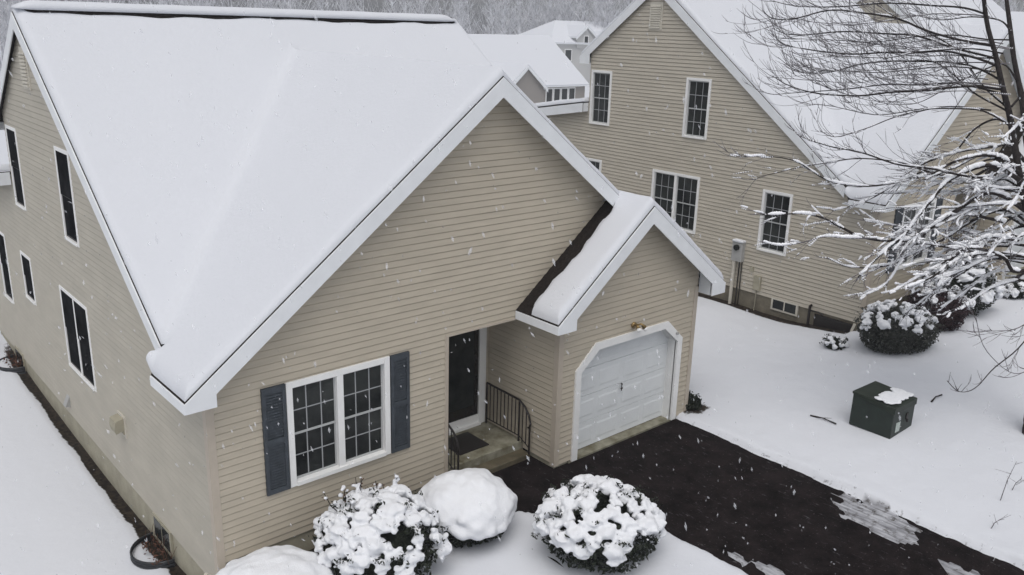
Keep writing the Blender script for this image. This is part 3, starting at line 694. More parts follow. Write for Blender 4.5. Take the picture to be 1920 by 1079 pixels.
# ---- second house
def h2_extra(root, fS, fF):
    y0 = 3.80
    m = MB(); fS.box(m, y0-.17, y0+.17, .58, 1.12, .0, .16); o = m.build('electric_meter', MGREY, root); bevel(o, .015)
    m = MB(); c = fS.P(y0, .98, .16); m.tube([c, fS.P(y0, .98, .22)], .085, 12); m.build('dial', MGL, o)
    m = MB(); m.tube([fS.P(y0+.10, .6, .09), fS.P(y0+.10, -.75, .09)], .050, 8); m.build('conduit', MWV, o)
    m = MB(); m.tube([fS.P(y0-.06, .6, .06), fS.P(y0-.06, -.75, .06)], .020, 6); m.tube([fS.P(y0-.14, .6, .05), fS.P(y0-.14, -.75, .05)], .016, 6); m.build('conduit', MBLK, o)
    m = MB(); fS.box(m, y0-.18, y0+.18, 1.12, 1.19, .0, .18); oo = m.build('snow_patch', MSF, o); bevel(oo, .03, 3)
    m = MB(); fS.box(m, 3.0, 3.22, -.10, .30, .0, .08); m.tube([fS.P(3.11, -.1, .04), fS.P(3.13, -.75, .04)], .014, 5); fS.box(m, 3.28, 3.4, .38, .5, 0, .05); oo = m.build('cable_box', MFND, root)
    m = MB(); fS.box(m, 1.80, 2.62, -.52, -.18, -.02, .03); o = m.build('basement_window', MWV, root)
    m = MB(); fS.box(m, 1.86, 2.19, -.47, -.23, .03, .036); fS.box(m, 2.23, 2.56, -.47, -.23, .03, .036); m.build('pane', MGL, o)
    m = MB(); fS.box(m, .22, 1.30, -.62, -.30, .0, .035); m.build('window_well_panel', MBLK, root)  # flat dark panel standing for the window well by this corner
    m = MB(); m.tube([fS.P(1.42, -.1, .03), fS.P(1.42, -.1, .10), fS.P(1.42, -.62, .10)], .035, 8); m.tube([fS.P(1.42, -.22, .10), fS.P(1.15, -.20, .12), fS.P(1.02, -.24, .1)], .02, 6); m.build('gas_pipe', MBLK, root)
    m = MB(); m.tube([fS.P(.16, -.25, .06), fS.P(.20, -.42, .09), fS.P(.22, -.72, .14)], .035, 8); m.build('downpipe', MWV, root)
SIDE2 = [(5.28, 6.15, 3.76, 5.43, 1), (9.05, 9.93, 3.76, 5.43, 1), (5.37, 7.14, 1.02, 2.69, 2), (2.35, 3.26, 1.02, 2.69, 1), (9.28, 10.15, 1.60, 2.66, 1), (11.6, 12.5, 1.02, 2.72, 1)]
h2 = house('house', H2[:3], H2[3], 7.46, 8.07, .753, SIDE2, 'tan house behind the bare tree, with an electric meter on its side wall', extra=h2_extra)
# ---- the next house along the row, same design
h5 = copy_tree(h2); h5.location = (33.6, 1.6, 1.75); h5.rotation_euler.z = -.05
tag(h5, 'distant tan house at the top right, mostly hidden by tree branches')

# ------------------------------------------------------------------ plants by the houses
def bush(name, cx, cy, r, h, label, gap=.25, seed=1, leaf=MLEAF, smooth=False, ry=None, lo=.30, stems=0, nleaf=3800, sq=1.0, snow_n=420, top_lo=-1, rz=0., blob=(.045, .10)):
    random.seed(seed); ry = ry or r; z0 = gz(cx, cy)-.04; root = empty(name, (cx, cy, z0), rz); tag(root, label, 'bush')
    hz = h*.56; zc = h-hz
    def surf(v, k=1.):
        q = 1+.10*noise.noise(v*2.2+Vector((seed, 0, 0)))+.05*noise.noise(v*5+Vector((0, seed, 0)))
        return Vector((v.x*r*q*k, v.y*ry*q*k, zc+v.z*hz*q*k))
    m = MB()
    for i in range(nleaf):
        v = Vector((random.gauss(0, 1), random.gauss(0, 1), random.gauss(0, 1))).normalized()
        p = surf(v, .62+.36*random.random()**.5)
        if p.z < .02: p.z = .02+random.random()*.1
        m.leaf(p, random.uniform(.028, .058))
    if not smooth:
        for i in range(int(48*r)):
            v = Vector((random.gauss(0, 1), random.gauss(0, 1), abs(random.gauss(0, .8))+.1)).normalized(); p = surf(v, 1.0)
            for k in range(random.randint(10, 26)): m.leaf(p+v*random.uniform(.02, .10)+Vector((random.gauss(0, .045), random.gauss(0, .045), 0)), random.uniform(.018, .038))
    m.build('foliage', leaf, root)
    m = MB()
    for i in range(16):
        a = random.uniform(0, 6.28); v = Vector((math.cos(a), math.sin(a), random.uniform(.1, 1))).normalized(); p = surf(v, .85)
        m.tube([(0, 0, -.05), p*.5+Vector((0, 0, .05)), p], [.022, .014, .006], 5)
    m.build('stem', MBARK, root)
    core = MB(); core.blob((0, 0, zc), 1, (r*.66, ry*.66, hz*.66), .15); core.build('inner_twigs', leaf, root)
    s = MB(); ga = math.pi*(3-math.sqrt(5))
    for i in range(snow_n):
        zz = 1-(1-top_lo)*(i+.5)/snow_n if not smooth else 1-1.5*(i+.5)/snow_n
        rr = math.sqrt(max(0, 1-zz*zz)); a = i*ga
        v = Vector((rr*math.cos(a), rr*math.sin(a), zz))
        cut = lo-1+(.16 if not smooth else .75)*noise.noise(v*(3 if not smooth else 3.6)+Vector((seed*3, 1, 2)))
        if zz < cut: continue
        g = noise.noise(v*3.4+Vector((seed, 5, seed)))+.5*noise.noise(v*8+Vector((2, seed, 1)))
        if smooth:
            s.blob(surf(v, .97), random.uniform(.11, .16)*r/.7, (1, 1, .7), .08)
        else:
            if g > gap+.45*max(0, zz-.2)+.15: continue
            Rr = random.uniform(.085, .19)*blob[1]/.085*r; p = surf(v, random.uniform(.91, .99))+Vector((0, 0, .02))
            s.blob(p, Rr, (1.05, 1.05, random.uniform(.55, .8)), .32)
            for k in range(12):
                a2 = random.uniform(0, 6.28); e = (v.cross(Vector((0, .1, 1))).normalized()*math.cos(a2)+v.cross(v.cross(Vector((0, .1, 1)))).normalized()*math.sin(a2))
                s.blob(p+e*Rr*random.uniform(.75, 1.25)+v*random.uniform(-.01, .05), random.uniform(.022, .052), (1.15, 1.15, .8), .4)
    if smooth: s.blob((0, 0, zc+.42*hz), 1, (r*.84, ry*.84, hz*.52), .05, 'fine')
    if stems:
        t = MB(); sn = s; lf = MB()
        for i in range(stems):
            a = random.uniform(.4, 2.7); b0 = Vector((math.cos(a)*r*.55, math.sin(a)*ry*.7, zc+hz*.4)); e = b0+Vector((random.gauss(0, .14), random.uniform(-.1, .12), random.uniform(.28, .58)))
            md = (b0+e)/2+Vector((random.gauss(0, .04), random.gauss(0, .04), 0)); t.tube([b0, md, e], [.010, .008, .005], 5)
            for k in range(4): q = b0.lerp(e, random.uniform(.35, 1)); sn.blob(q+Vector((random.gauss(0, .03), random.gauss(0, .03), .02)), random.uniform(.022, .05), (1, 1, .8), .4)
            for k in range(9): lf.leaf(b0.lerp(e, random.uniform(.3, 1))+Vector((random.gauss(0, .03), random.gauss(0, .03), -.02)), random.uniform(.015, .03))
        t.build('stem', MBARK, root); lf.build('dry_foliage', MRED, root)
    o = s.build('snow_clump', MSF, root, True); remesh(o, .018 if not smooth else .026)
    sm = o.modifiers.new('soften', 'SMOOTH'); sm.factor = .5; sm.iterations = 14 if smooth else 3
    return root
bush('bush', 1.98, -1.22, .92, 1.18, 'knobbly snow-covered bush with red stems below the front window', seed=3, stems=12, lo=.95, gap=.10, snow_n=105, blob=(.045, .085))
bush('bush', 3.50, -1.32, .70, .93, 'smooth domed bush under a thick snow cap, nearest the porch step', seed=5, smooth=True, lo=1.02, snow_n=300)
bush('bush', 4.68, -3.08, .93, 1.02, 'round snow-covered bush with a dark base beside the driveway', seed=8, lo=1.05, gap=.10, snow_n=105, stems=0, blob=(.045, .085))
bush('bush', .30, -1.02, .85, .92, 'smooth snow mound of a bush at the bottom left front corner of the house', seed=11, smooth=True, lo=.35, snow_n=300)
bush('bush', 15.62, -2.30, .92, 1.12, 'clipped grey-green hedge bush with a flat cap of snow in front of the second house', seed=14, leaf=MHEDGE, lo=1.22, gap=.40, ry=.70, rz=-.75, nleaf=6500, snow_n=70, blob=(.04, .065))
bush('bush', 17.45, -2.35, .72, .95, 'plum dark bare-looking bush between two snowy bushes', seed=17, leaf=MLEAFR, lo=1.75, gap=-.05, nleaf=4200, snow_n=40)
bush('bush', 19.0, -2.2, .92, 1.45, 'tall loose bush heaped with snow at the second house front', seed=20, lo=.78, gap=.18, snow_n=56)
bush('bush', 21.2, -2.75, .42, .42, 'small low dark bush with a snow cap beside the second driveway', seed=23, lo=.7, gap=.5, nleaf=1200, snow_n=30)
bush('bush', 14.95, -1.15, .24, .24, 'tiny snowy shrub at the corner of the second house beside the downpipe', seed=26, lo=.7, gap=-.12, nleaf=700, snow_n=22, blob=(.03, .06))
bush('bush', 9.93, -.70, .26, .30, 'scraggly dark little shrub at the right corner of the garage', seed=29, lo=1.9, gap=-.4, nleaf=520, snow_n=14, stems=0)

# ------------------------------------------------------------------ utility box on the lawn
def utility():
    x0, y0 = 11.93, -3.86; z0 = gz(x0, y0)-.03
    root = empty('utility_box', (x0, y0, z0), -.03); tag(root, 'dark green metal utility cabinet on the snowy lawn', 'utility box')
    a, b, h = .42, .43, .68
    m = MB(); m.prism([(-a, -b, 0), (a, -b, 0), (a, -b, h), (-a, -b, h)], (0, .12, 0)); m = MB()
    m.prism([(-a, -b, .0), (-a, b, .0), (-a, b, h+.02), (-a, -b, h-.03)], (2*a, 0, 0)); o = m.build('cabinet', MGREEN, root); bevel(o, .018, 3)
    m = MB(); m.prism([(-a-.015, -b-.02, h-.16), (-a-.015, -b-.02, h-.02), (-a-.015, b+.015, h+.035), (-a-.015, b+.015, h-.02)], (2*a+.03, 0, 0)); l = m.build('lid', MGREENL, root); bevel(l, .014, 3)
    m = MB(); m.box((-.26, -b-.008, .10), (-.10, -b-.001, .30)); m.build('warning_sticker', MSTK, root)
    m = MB(); m.box((.08, -b-.02, .30), (.16, -b-.001, .42)); m.tube([(.12, -b-.02, .30), (.12, -b-.03, .24)], .02, 6); m.build('hasp', MBLK, root)
    m = MB()
    random.seed(4)
    for i in range(70):
        px = random.uniform(-a+.06, a-.03); py = random.uniform(-.78*b, -.05*b)
        m.blob((px, py, h+.018+.06*(py+b)), random.uniform(.07, .10), (1, 1, .24), .2)
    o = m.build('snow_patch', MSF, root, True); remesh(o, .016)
utility()

# ------------------------------------------------------------------ window wells, mat, small things
def well(y0, y1, z, label):
    root = empty('window_well', (0, (y0+y1)/2, z)); tag(root, label, 'window well')
    m = MB(); n = 22; r = (y1-y0)/2; pts = []
    for k in range(n+1):
        a = math.pi*k/n; pts.append((-.03-.50*math.sin(a), r*math.cos(a)))
    for (x0, yy0), (x1, yy1) in zip(pts, pts[1:]):
        for zz in range(5):
            za = -.24+zz*.06; zb = za+.06; zm = (za+zb)/2; k1 = 1.03
            m.quad((x0, yy0, za), (x1, yy1, za), (x1*k1, yy1*k1, zm), (x0*k1, yy0*k1, zm)); m.quad((x0*k1, yy0*k1, zm), (x1*k1, yy1*k1, zm), (x1, yy1, zb), (x0, yy0, zb))
    m.build('corrugated_wall', MRUBB, root)
    m = MB(); m.tube([(p[0], p[1], .065) for p in pts], .018, 6); m.build('rim', MRUBB, root)
    random.seed(int(y0*10)); m = MB()
    for i in range(80): m.leaf((random.uniform(-.35, -.02), random.uniform(-r*.8, r*.8)-.1, random.uniform(.02, .16)), random.uniform(.02, .05))
    for i in range(14):
        p = Vector((random.uniform(-.2, -.02), random.uniform(-r, r), .0)); m.tube([p, p+Vector((random.gauss(0, .06), random.gauss(0, .08), random.uniform(.15, .4)))], [.006, .003], 4)
    m.build('dead_weeds', MRED, root)
well(1.82, 2.80, -.80, 'black semicircular window well nearest the front corner of the house')
well(11.35, 12.35, -.56, 'black semicircular window well far back along the side wall')
random.seed(51)
m = MB(); m.box((4.62, .30, .252), (5.30, .95, .272)); tag(bevel(m.build('doormat', MBLK), .006), 'dark doormat on the porch step before the front door', 'doormat')
def stick(u0, v0, u1, v1, zz, label):
    a = at_z(u0, v0, zz); b = at_z(u1, v1, zz); a.z = gz(a.x, a.y)+.02; b.z = gz(b.x, b.y)+.02; mm = (a+b)/2+Vector((.02, .03, .02))
    m = MB(); m.tube([a, mm, b], [.022, .012, .016], 5); m.tube([mm, mm+(b-a)*.2+Vector((.06, -.05, .03))], [.008, .003], 4)
    tag(m.build('fallen_stick', MBARK), label, 'stick')
stick(1519, 783, 1567, 800, .2, 'dark fallen stick on the snow left of the green utility cabinet')
stick(1745, 762, 1764, 752, .35, 'short fallen twig on the snow right of the green utility cabinet')
def weed(u, v, zz, h, label, lean=.1, n=4):
    p = at_z(u, v, zz); p.z = gz(p.x, p.y); m = MB()
    root = p; tip = p+Vector((lean*.6, -lean, h)); m.tube([p-Vector((0, 0, .05)), p.lerp(tip, .5)+Vector((.01, .02, 0)), tip], [.008, .006, .003], 4)
    for k in range(n):
        q = p.lerp(tip, random.uniform(.3, .95)); m.tube([q, q+Vector((random.gauss(0, .08), random.gauss(0, .08), random.uniform(.02, .12)))], [.004, .002], 4)
    tag(m.build('weed_stalk', MTWIG), label, 'weed')
weed(1876, 935, .25, .75, 'thin dry weed stalk standing in the snow at the lower right', .1)
weed(945, 950, .05, .55, 'thin bare stalk between the smooth domed bush and the driveway', -.05, 3)
for (u, v, h, lb) in ((1895, 925, .25, 'short dry weed right of the tall thin stalk at the lower right'), (1858, 985, .2, 'low dry weed nearest the driveway edge at the lower right')):
    weed(u, v, .2, h, lb, .1, 6)

# ------------------------------------------------------------------ the bare snowy tree
def tree():
    random.seed(21)
    base = at_z(1932, 816, .42); D0 = (base-CAM).dot(FW)
    root = empty('bare_tree', base); tag(root, 'bare spreading tree laden with snow in front of the second house', 'tree')
    W = MB(); T = MB(); S = MB(); inv = -Vector(base)
    def P(u, v, d=0.): return at_depth(u, v, D0+d)+inv
    def smooth(pts, n):
        out = []; pts = [Vector(p) for p in pts]
        for i in range(len(pts)-1):
            p0 = pts[max(i-1, 0)]; p1 = pts[i]; p2 = pts[i+1]; p3 = pts[min(i+2, len(pts)-1)]
            for k in range(n):
                t = k/n; out.append(.5*((2*p1)+(p2-p0)*t+(2*p0-5*p1+4*p2-p3)*t*t+(3*p1-p0-3*p2+p3)*t**3))
        out.append(pts[-1]); return out
    def wob(pts, a):
        s = random.random()*99
        return [p+Vector((n3(p.x*1.3+s, p.y, p.z), n3(p.x, p.y*1.3+s, p.z), n3(p.x, p.y, p.z*1.3+s)))*a for p in pts]
    def snow_on(pts, r0, r1, amt):
        """snow lying along the top of a limb, in runs with gaps"""
        n = len(pts); s = random.random()*99
        for i in range(n-1):
            a, b = pts[i], pts[i+1]; d = b-a
            if d.length < 1e-5: continue
            fl = 1-abs(d.normalized().z)
            if fl < .18: continue
            st = max(1, int(d.length/.030))
            for k in range(st):
                p = a.lerp(b, k/st); t = (i+k/st)/n; r = r0+(r1-r0)*t
                up_ = amt < -.2; q = noise.noise(Vector((p.x*4.2+s, p.y*4.2, p.z*4.2)))+(amt+.42 if up_ else amt)
                if q < .07: continue
                sr = min(.075, (.013+r*.72)*(.55+1.9*min(q, .6))*(.6+.5*fl)*(.5 if up_ else 1))
                S.blob(p+Vector((0, 0, r*.85+sr*.40)), sr, (1.2, 1.2, .95), .3, True)
    def twigs(pts, r, n, ln, up, amt, lvl=0):
        for i in range(n):
            t = random.uniform(.12, 1)**.8; k = min(int(t*(len(pts)-1)), len(pts)-2); p = pts[k].lerp(pts[k+1], random.random())
            d = (pts[k+1]-pts[k]).normalized(); side = Vector((random.gauss(0, 1), random.gauss(0, 1), random.gauss(0, .55))); side -= d*side.dot(d)
            if side.length < .01: continue
            side.normalize(); v = (d*random.uniform(.5, 1.1)+side*random.uniform(.22, .62)).normalized()
            L = ln*random.uniform(.5, 1.35)*(1.2-.55*t); seg = 7; q = p.copy(); path = [q.copy()]; cur = up*random.uniform(.5, 1.4)
            for s_ in range(seg):
                v = (v+Vector((random.gauss(0, .10), random.gauss(0, .10), cur*.11+random.gauss(0, .06)))).normalized(); q = q+v*L/seg; path.append(q.copy())
            rr = max(.0055, r*(.42 if lvl == 0 else .6)); T.tube(path, [rr*(1-.6*j/seg) for j in range(seg+1)], 5 if lvl == 0 else 4)
            if amt > -.6: snow_on(path, rr, rr*.5, amt-.12 if amt > -.2 else amt-.1)
            if lvl == 0 and L > .35: twigs(path, rr, random.randint(1, 3), L*.55, up, amt-.1, 1)
    # trunk and leaders
    tr = smooth([P(1934, 850), P(1938, 790), P(1949, 690, -.1), P(1952, 600, -.1), P(1945, 520, -.1)], 5)
    W.tube(tr, [.19-.06*i/len(tr) for i in range(len(tr))], 10)
    leaders = [
        [P(1945,520,-.1), P(1935,420,-.3), P(1912,330,-.3), P(1895,230,-.4), P(1880,170,-.5), P(1862,90,-.6), P(1846,0,-.7), P(1838,-90,-.7), P(1825,-200,-.7)],
        [P(1945,520,-.1), P(1940,400,.4), P(1925,260,.5), P(1908,150,.6), P(1897,60,.7), P(1886,-20,.8), P(1880,-150,.8), P(1890,-260,.9)],
        [P(1945,520,-.1), P(1985,380,0), P(2040,220,.2), P(2080,60,.3), P(2110,-120,.4)],
        [P(1949,600,0), P(1990,540,-.8), P(2050,480,-1.4), P(2120,430,-1.8)],
    ]
    LP = []
    for i, l in enumerate(leaders):
        p = wob(smooth(l, 5), .05); LP.append(p); r0 = [.078, .075, .08, .06][i]; W.tube(p, [r0*(1-.72*k/len(p)) for k in range(len(p))], 8); snow_on(p, r0*.9, r0*.3, -.02)
    # limbs: pixel path, depth start/end, radius, snow amount, upturn of twigs, twigs, twig length
    limbs = [
        ([(1880,170),(1800,162),(1700,172),(1610,176),(1530,174),(1480,163),(1449,146)], -.5, -.9, .026, -.45, 1, 16, .9),
        ([(1882,175),(1790,158),(1690,157),(1600,168),(1500,172),(1450,176)], -.5, .6, .020, -.45, 1, 16, .8),
        ([(1870,130),(1790,95),(1700,98),(1600,100),(1520,96),(1475,88),(1458,75)], -.5, -.3, .024, -.45, 1, 18, .9),
        ([(1866,110),(1780,84),(1690,66),(1590,62),(1510,66),(1470,60),(1446,50)], -.6, .8, .022, -.45, 1, 18, .9),
        ([(1860,90),(1780,70),(1680,38),(1580,22),(1500,34),(1450,32),(1428,17)], -.6, -1.0, .024, -.5, 1, 18, 1.0),
        ([(1850,30),(1770,10),(1660,6),(1560,14),(1490,10),(1430,-6)], -.6, .3, .020, -.5, 1, 16, .9),
        ([(1846,0),(1740,-40),(1620,-50),(1520,-30),(1440,-40)], -.7, -.6, .022, -.5, 1, 14, 1.0),
        ([(1875,150),(1800,120),(1700,112),(1620,120),(1560,136),(1500,138),(1460,108)], -.5, .9, .022, -.45, 1, 18, .9),
        ([(1893,215),(1850,165),(1800,105),(1750,62),(1690,38),(1640,5)], -.4, .4, .022, -.45, 1, 12, .7),
        ([(1893,215),(1840,180),(1790,135),(1740,112),(1660,120)], -.4, -.4, .020, -.4, 1, 12, .7),
        ([(1898,240),(1830,205),(1760,203),(1690,222),(1620,243),(1570,258),(1540,245)], -.4, -.8, .018, -.35, 1, 12, .7),
        ([(1905,300),(1850,335),(1760,318),(1690,308),(1620,290),(1560,275),(1510,260)], -.3, -1.0, .028, -.25, .9, 16, .75),
        ([(1905,300),(1850,300),(1780,330),(1690,305),(1600,300),(1520,310),(1440,325),(1415,335)], -.3, .5, .022, -.08, .5, 18, .65),
        ([(1915,330),(1870,290),(1800,300),(1730,330),(1660,345),(1570,345),(1490,300),(1380,290)], -.3, -.3, .024, .02, .4, 22, .6),
        ([(1925,400),(1860,360),(1790,395),(1720,440),(1692,453),(1617,447),(1578,427),(1547,411),(1490,404),(1425,405)], -.2, -.9, .032, .18, .1, 18, .55),
        ([(1640,449),(1590,447),(1550,444),(1510,452),(1464,458),(1430,452)], -.8, -1.1, .014, .25, .1, 7, .4),
        ([(1920,350),(1860,310),(1784,332),(1734,388),(1700,440),(1664,466),(1635,490),(1606,520)], -.3, -.7, .034, .30, -.3, 20, .5),
        ([(1930,420),(1880,395),(1815,420),(1760,450),(1710,480),(1660,500),(1590,500),(1550,482)], 0, .3, .024, .20, -.2, 22, .5),
        ([(1930,430),(1884,405),(1840,395),(1790,400),(1745,430),(1700,470),(1660,530),(1620,555)], .2, -.3, .026, .28, -.4, 22, .5),
        ([(1945,500),(1905,505),(1884,480),(1823,464),(1790,480),(1756,512),(1700,540)], -.6, -1.6, .030, .06, -.2, 14, .5),
        ([(1915,330),(1880,300),(1830,330),(1790,345),(1740,325),(1700,335),(1640,370),(1560,395)], .4, 1.0, .026, .20, 0, 22, .55),
        ([(1925,360),(1895,350),(1850,390),(1820,440),(1780,470),(1730,500)], .3, .9, .024, .30, -.3, 20, .5),
        ([(1925,300),(1900,270),(1860,275),(1800,285),(1750,300),(1690,330)], .4, .2, .026, .20, .1, 18, .5),
        ([(1900,240),(1870,225),(1830,245),(1790,285),(1740,290)], -.4, .6, .020, .12, .1, 14, .5),
        ([(1935,420),(1900,430),(1850,445),(1800,432),(1740,430),(1690,425),(1620,410)], -.1, .8, .024, .25, -.1, 22, .5),
        ([(1990,540),(1960,600),(1920,640),(1870,690),(1830,725),(1800,733),(1775,716)], -.8, -2.6, .016, -.6, .8, 8, .5),
        ([(1990,540),(1950,590),(1900,620),(1850,625),(1790,622)], -.8, -2.0, .013, -.5, .4, 8, .5),
        ([(1990,540),(1965,620),(1940,680),(1900,700),(1850,660),(1830,600)], -.8, -2.8, .012, -.6, .8, 6, .45),
        ([(1895,60),(1870,40),(1820,30),(1760,35),(1700,20)], .7, 1.5, .020, -.4, .8, 12, .7),
        ([(1905,150),(1880,120),(1830,140),(1780,165),(1720,190),(1660,195)], .6, 1.5, .020, -.3, .6, 14, .7),
        ([(1900,200),(1940,160),(1990,120),(2040,60)], .5, 1.0, .024, -.2, .8, 12, .7),
        ([(2040,220),(2000,190),(1950,200),(1910,230),(1870,260)], .2, -1.2, .022, .1, .2, 12, .5),
        ([(2040,220),(1990,250),(1940,300),(1900,370),(1860,430)], .2, -1.4, .024, .2, -.1, 16, .5),
        ([(1990,380),(1960,400),(1920,440),(1890,440),(1850,480)], 0, -1.2, .022, .2, -.2, 14, .5),
    ]
    rr_ = random.Random(5)
    for k in range(26):      # the dense snow-laden heart of the crown
        u0 = rr_.uniform(1880, 1960); v0 = rr_.uniform(290, 520); d0 = rr_.uniform(-.6, .8); L_ = rr_.uniform(90, 270); sl = rr_.uniform(-.25, .55)
        limbs.append(([(u0, v0), (u0-L_*.35, v0+L_*sl*.15-rr_.uniform(0, 20)), (u0-L_*.7, v0+L_*sl*.5), (u0-L_, v0+L_*sl)], d0, d0+rr_.uniform(-1.1, 1.1), rr_.uniform(.016, .026), rr_.uniform(.18, .34), rr_.uniform(-.4, .2), 12, .45))
    for k in range(14):      # fine bare sprays above them
        u0 = rr_.uniform(1855, 1900); v0 = rr_.uniform(20, 260); d0 = rr_.uniform(-.8, .8); L_ = rr_.uniform(200, 430)
        limbs.append(([(u0, v0), (u0-L_*.3, v0-8), (u0-L_*.65, v0+rr_.uniform(-14, 14)), (u0-L_, v0-rr_.uniform(-6, 26))], d0, d0+rr_.uniform(-1.2, 1.2), rr_.uniform(.010, .017), -.45, .9, 14, .85))
    for path, d0, d1, r, amt, up, nt_, tl in limbs:
        n = len(path); pts = wob(smooth([P(u, v, d0+(d1-d0)*i/(n-1)) for i, (u, v) in enumerate(path)], 5), .07)
        (W if r > .015 else T).tube(pts, [max(.006, r*(1.45 if amt > 0 else 1.0)*(1-.8*k/len(pts))) for k in range(len(pts))], 6)
        if amt > -.55: snow_on(pts, r, r*.3, amt+(.10 if amt > 0 else 0))
        twigs(pts, max(.012, r*.55), int(nt_*1.25), tl*1.15, up, amt)
    W.build('trunk', MBARK, root, True)
    T.build('twigs', MTWIG, root)
    S.build('snow_clump', mat('tree_snow', (.84, .85, .88), .8, .1), root, True)  # snow colour brightened to make up for shade inside the crown
tree()

# ------------------------------------------------------------------ far houses
def far_house(loc, rz, label, w, d, ze, zr, hip=False, wm=None, wing=None, dormers=(), wins=(), name='house', ext=.35):
    root = empty(name, loc, rz); tag(root, label, 'house')
    m = MB(); m.box((0, 0, -1), (w, d, ze)); 
    if not hip: m.prism([(0, 0, ze), (0, d, ze), (0, d/2, zr-.1)], (w, 0, 0))
    m.build('wall', wm or MSIDL, root)
    sl = (zr-ze)/(d/2); yo = -ext; zo = ze-sl*ext
    def roofs(mm, dz, gr=0.):
        o = .25-gr
        if hip:
            a = d/2; mm.prism([(-o, yo, zo+dz), (w+o, yo, zo+dz), (w-a*.7, d/2, zr+dz), (a*.7, d/2, zr+dz)], (0, 0, .10)); mm.prism([(w+o, d-yo, zo+dz), (-o, d-yo, zo+dz), (a*.7, d/2, zr+dz), (w-a*.7, d/2, zr+dz)], (0, 0, .10))
            mm.prism([(-o, d-yo, zo+dz), (-o, yo, zo+dz), (a*.7, d/2, zr+dz)], (0, 0, .10)); mm.prism([(w+o, yo, zo+dz), (w+o, d-yo, zo+dz), (w-a*.7, d/2, zr+dz)], (0, 0, .10))
        else:
            mm.prism([(-o, yo, zo+dz), (w+o, yo, zo+dz), (w+o, d/2, zr+dz), (-o, d/2, zr+dz)], (0, 0, .10)); mm.prism([(w+o, d-yo, zo+dz), (-o, d-yo, zo+dz), (-o, d/2, zr+dz), (w+o, d/2, zr+dz)], (0, 0, .10))
    m = MB(); roofs(m, .0); rf = m.build('roof', MWH, root)
    m = MB(); roofs(m, .101, .03); m.build('snow_cover', MS, rf)
    def gablet(x0, x1, y0, zb, ze_, zp, depth, nm):
        m = MB(); xm = (x0+x1)/2; m.prism([(x0, y0, zb), (x1, y0, zb), (x1, y0, ze_), (xm, y0, zp-.12), (x0, y0, ze_)], (0, depth, 0)); g = m.build(nm, wm or MSIDL, root)
        for dz, mt, k, nm2 in ((0, MWH, 0, 'roof'), (.101, MS, .03, 'snow_cover')):
            m = MB(); s_ = (zp-ze_)/((x1-x0)/2); e = .3-k
            m.prism([(x0-e, y0-e, ze_-s_*e+dz), (xm, y0-e, zp+dz), (xm, y0+depth, zp+dz), (x0-e, y0+depth, ze_-s_*e+dz)], (0, 0, .10)); m.prism([(xm, y0-e, zp+dz), (x1+e, y0-e, ze_-s_*e+dz), (x1+e, y0+depth, ze_-s_*e+dz), (xm, y0+depth, zp+dz)], (0, 0, .10)); m.build(nm2, mt, g)
        m = MB(); e = .3
        for sx in (-1, 1):
            q0 = (xm, y0-e-.02); q1 = (xm+sx*((x1-x0)/2+e), y0-e-.02)
            m.prism([(q0[0], q0[1], zp+.08), (q1[0], q1[1], ze_-s_*e+.08), (q1[0], q1[1], ze_-s_*e-.22), (q0[0], q0[1], zp-.22)], (0, .025, 0))
        m.build('fascia', MWH, g)
        return g
    if wing: gablet(*wing, 'wing')
    for dm in dormers:
        g = gablet(*dm, 'dormer'); x0, x1, y0, zb, ze_, zp, dp = dm; xm = (x0+x1)/2
        m = MB(); m.box((xm-.40, y0-.04, ze_-1.1), (xm+.40, y0-.002, ze_+.1)); wo_ = m.build('window', MWF, g); m = MB(); m.box((xm-.28, y0-.06, ze_-1.0), (xm+.28, y0-.042, ze_)); m.build('pane', MGL, wo_)
    for (x0, x1, y0, z0, z1) in wins:
        m = MB(); m.box((x0, y0-.05, z0), (x1, y0-.002, z1)); wo_ = m.build('window', MWF, root); m = MB(); m.box((x0+.12, y0-.07, z0+.12), (x1-.12, y0-.051, z1-.12)); m.build('pane', MGL, wo_)
    return root
far_house((46.5, 51.6, -.7), 0, 'snow-roofed house seen in the gap between houses, with small gable and window row', 13.4, 11.6, 2.9, 7.15, wm=mat('taupe_siding', (.27, .25, .23)),
          wing=(.9, 5.3, -2.6, -1, 2.9, 4.75, 7), wins=[(8.0+1.02*k, 8.95+1.02*k, 0, .75, 2.55) for k in range(4)])
far_house((79, 77, .4), -.2, 'farthest pale house with a hipped snow roof and a dormer, below the bare wood', 18, 12, 5.0, 7.7, hip=True, wm=mat('pale_siding', (.46, .46, .45)), dormers=[(4.0, 7.0, -.2, 4.4, 5.9, 7.2, 5), (6.6, 10.6, -1.6, 3, 4.7, 6.4, 6)], wins=[(2.2, 3.4, 0, 2.6, 4.2)])

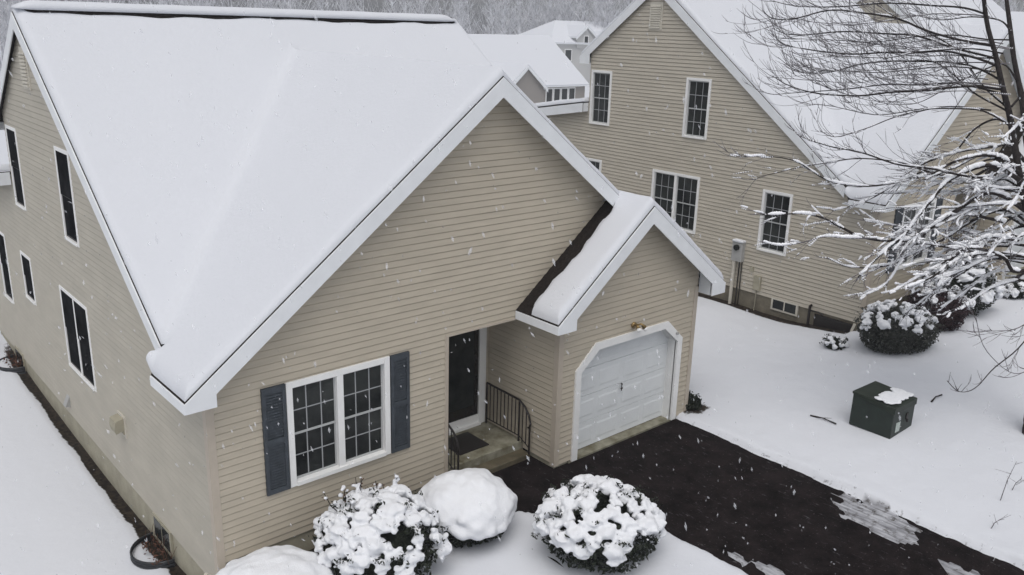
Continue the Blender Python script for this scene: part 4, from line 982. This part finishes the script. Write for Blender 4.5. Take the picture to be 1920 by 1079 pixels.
# ------------------------------------------------------------------ far wood, haze and falling snow
def wood():
    random.seed(77); m = MB()
    for i in range(190):
        ang = random.uniform(-.52, .60); dd = random.uniform(128, 205); dirh = (FW*math.cos(ang)+R_*math.sin(ang)); dirh.z = 0; dirh.normalize()
        p = CAM+dirh*dd; p.z = -1.2; H = random.uniform(11, 19); k = random.uniform(.8, 1.3)
        m.tube([p, p+Vector((random.gauss(0, .4), random.gauss(0, .4), H*.5)), p+Vector((random.gauss(0, .8), random.gauss(0, .8), H))], [.26*k, .17*k, .04], 4, False)
        for b in range(44):
            t = random.uniform(.18, .98); q = p+Vector((0, 0, H*t)); a = random.uniform(0, 6.28); L = (1.1-t)*random.uniform(2.5, 6)*k+.5
            e = q+Vector((math.cos(a)*L*.75, math.sin(a)*L*.75, L*random.uniform(.6, 1.5))); md = q.lerp(e, .5)+Vector((random.gauss(0, .2), random.gauss(0, .2), -.12*L)); m.tube([q, md, e], [.055, .04, .015], 3, False)
            for c in range(4):
                q2 = md.lerp(e, random.random()); e2 = q2+Vector((random.gauss(0, .5), random.gauss(0, .5), random.uniform(.4, 1.5))); m.tube([q2, e2], [.030, .012], 3, False)
    o = m.build('bare_wood', MFAR); tag(o, 'far bare wood whitened by snow and mist along the top edge', 'wood', kind='stuff')
wood()
def flakes():
    random.seed(99); m = MB(); fall = Vector((.25, -.15, -1)).normalized()
    for i in range(2100):
        d = 3+11*random.random()**.6; u = random.uniform(-300, 2220); v = random.uniform(-200, 1280); p = at_depth(u, v, d); p += Vector((random.gauss(0, .3), random.gauss(0, .3), random.gauss(0, .3)))
        r = random.uniform(.0035, .0115)*(d/8)**.5; ax = (fall+Vector((random.gauss(0, .25), random.gauss(0, .25), random.gauss(0, .2)))).normalized(); st = random.uniform(1.2, 4.2)
        i0 = len(m.v)
        a = ax.orthogonal().normalized(); b = ax.cross(a)
        for q in (ax*r*st, a*r, b*r, -a*r*.8, -b*r*1.1, -ax*r*st): m.v.append(tuple(p+q*random.uniform(.75, 1.2)))
        m.f += [(i0+x, i0+y, i0+z) for x, y, z in ((0,1,2),(0,2,3),(0,3,4),(0,4,1),(5,2,1),(5,3,2),(5,4,3),(5,1,4))]
    tag(m.build('falling_snow', MFLK), 'loose snowflakes falling through the air all over the scene', 'snowflakes', kind='stuff')
MFLK = mat('snowflake', (.85, .87, .9), .9, .1, alpha=.24)
flakes()
hz = MB(); hz.box((-165, -85, -4), (235, 225, 24)); ho = hz.build('haze', mat('unused', (1, 1, 1)))
hm = bpy.data.materials.new('haze'); hm.use_nodes = True; t = hm.node_tree; t.nodes.clear()
pv = t.nodes.new('ShaderNodeVolumePrincipled'); pv.inputs['Color'].default_value = (.93, .95, 1, 1); pv.inputs['Density'].default_value = .0010; pv.inputs['Anisotropy'].default_value = .2
om = t.nodes.new('ShaderNodeOutputMaterial'); t.links.new(pv.outputs[0], om.inputs['Volume']); ho.data.materials.clear(); ho.data.materials.append(hm)
tag(ho, kind='stuff')
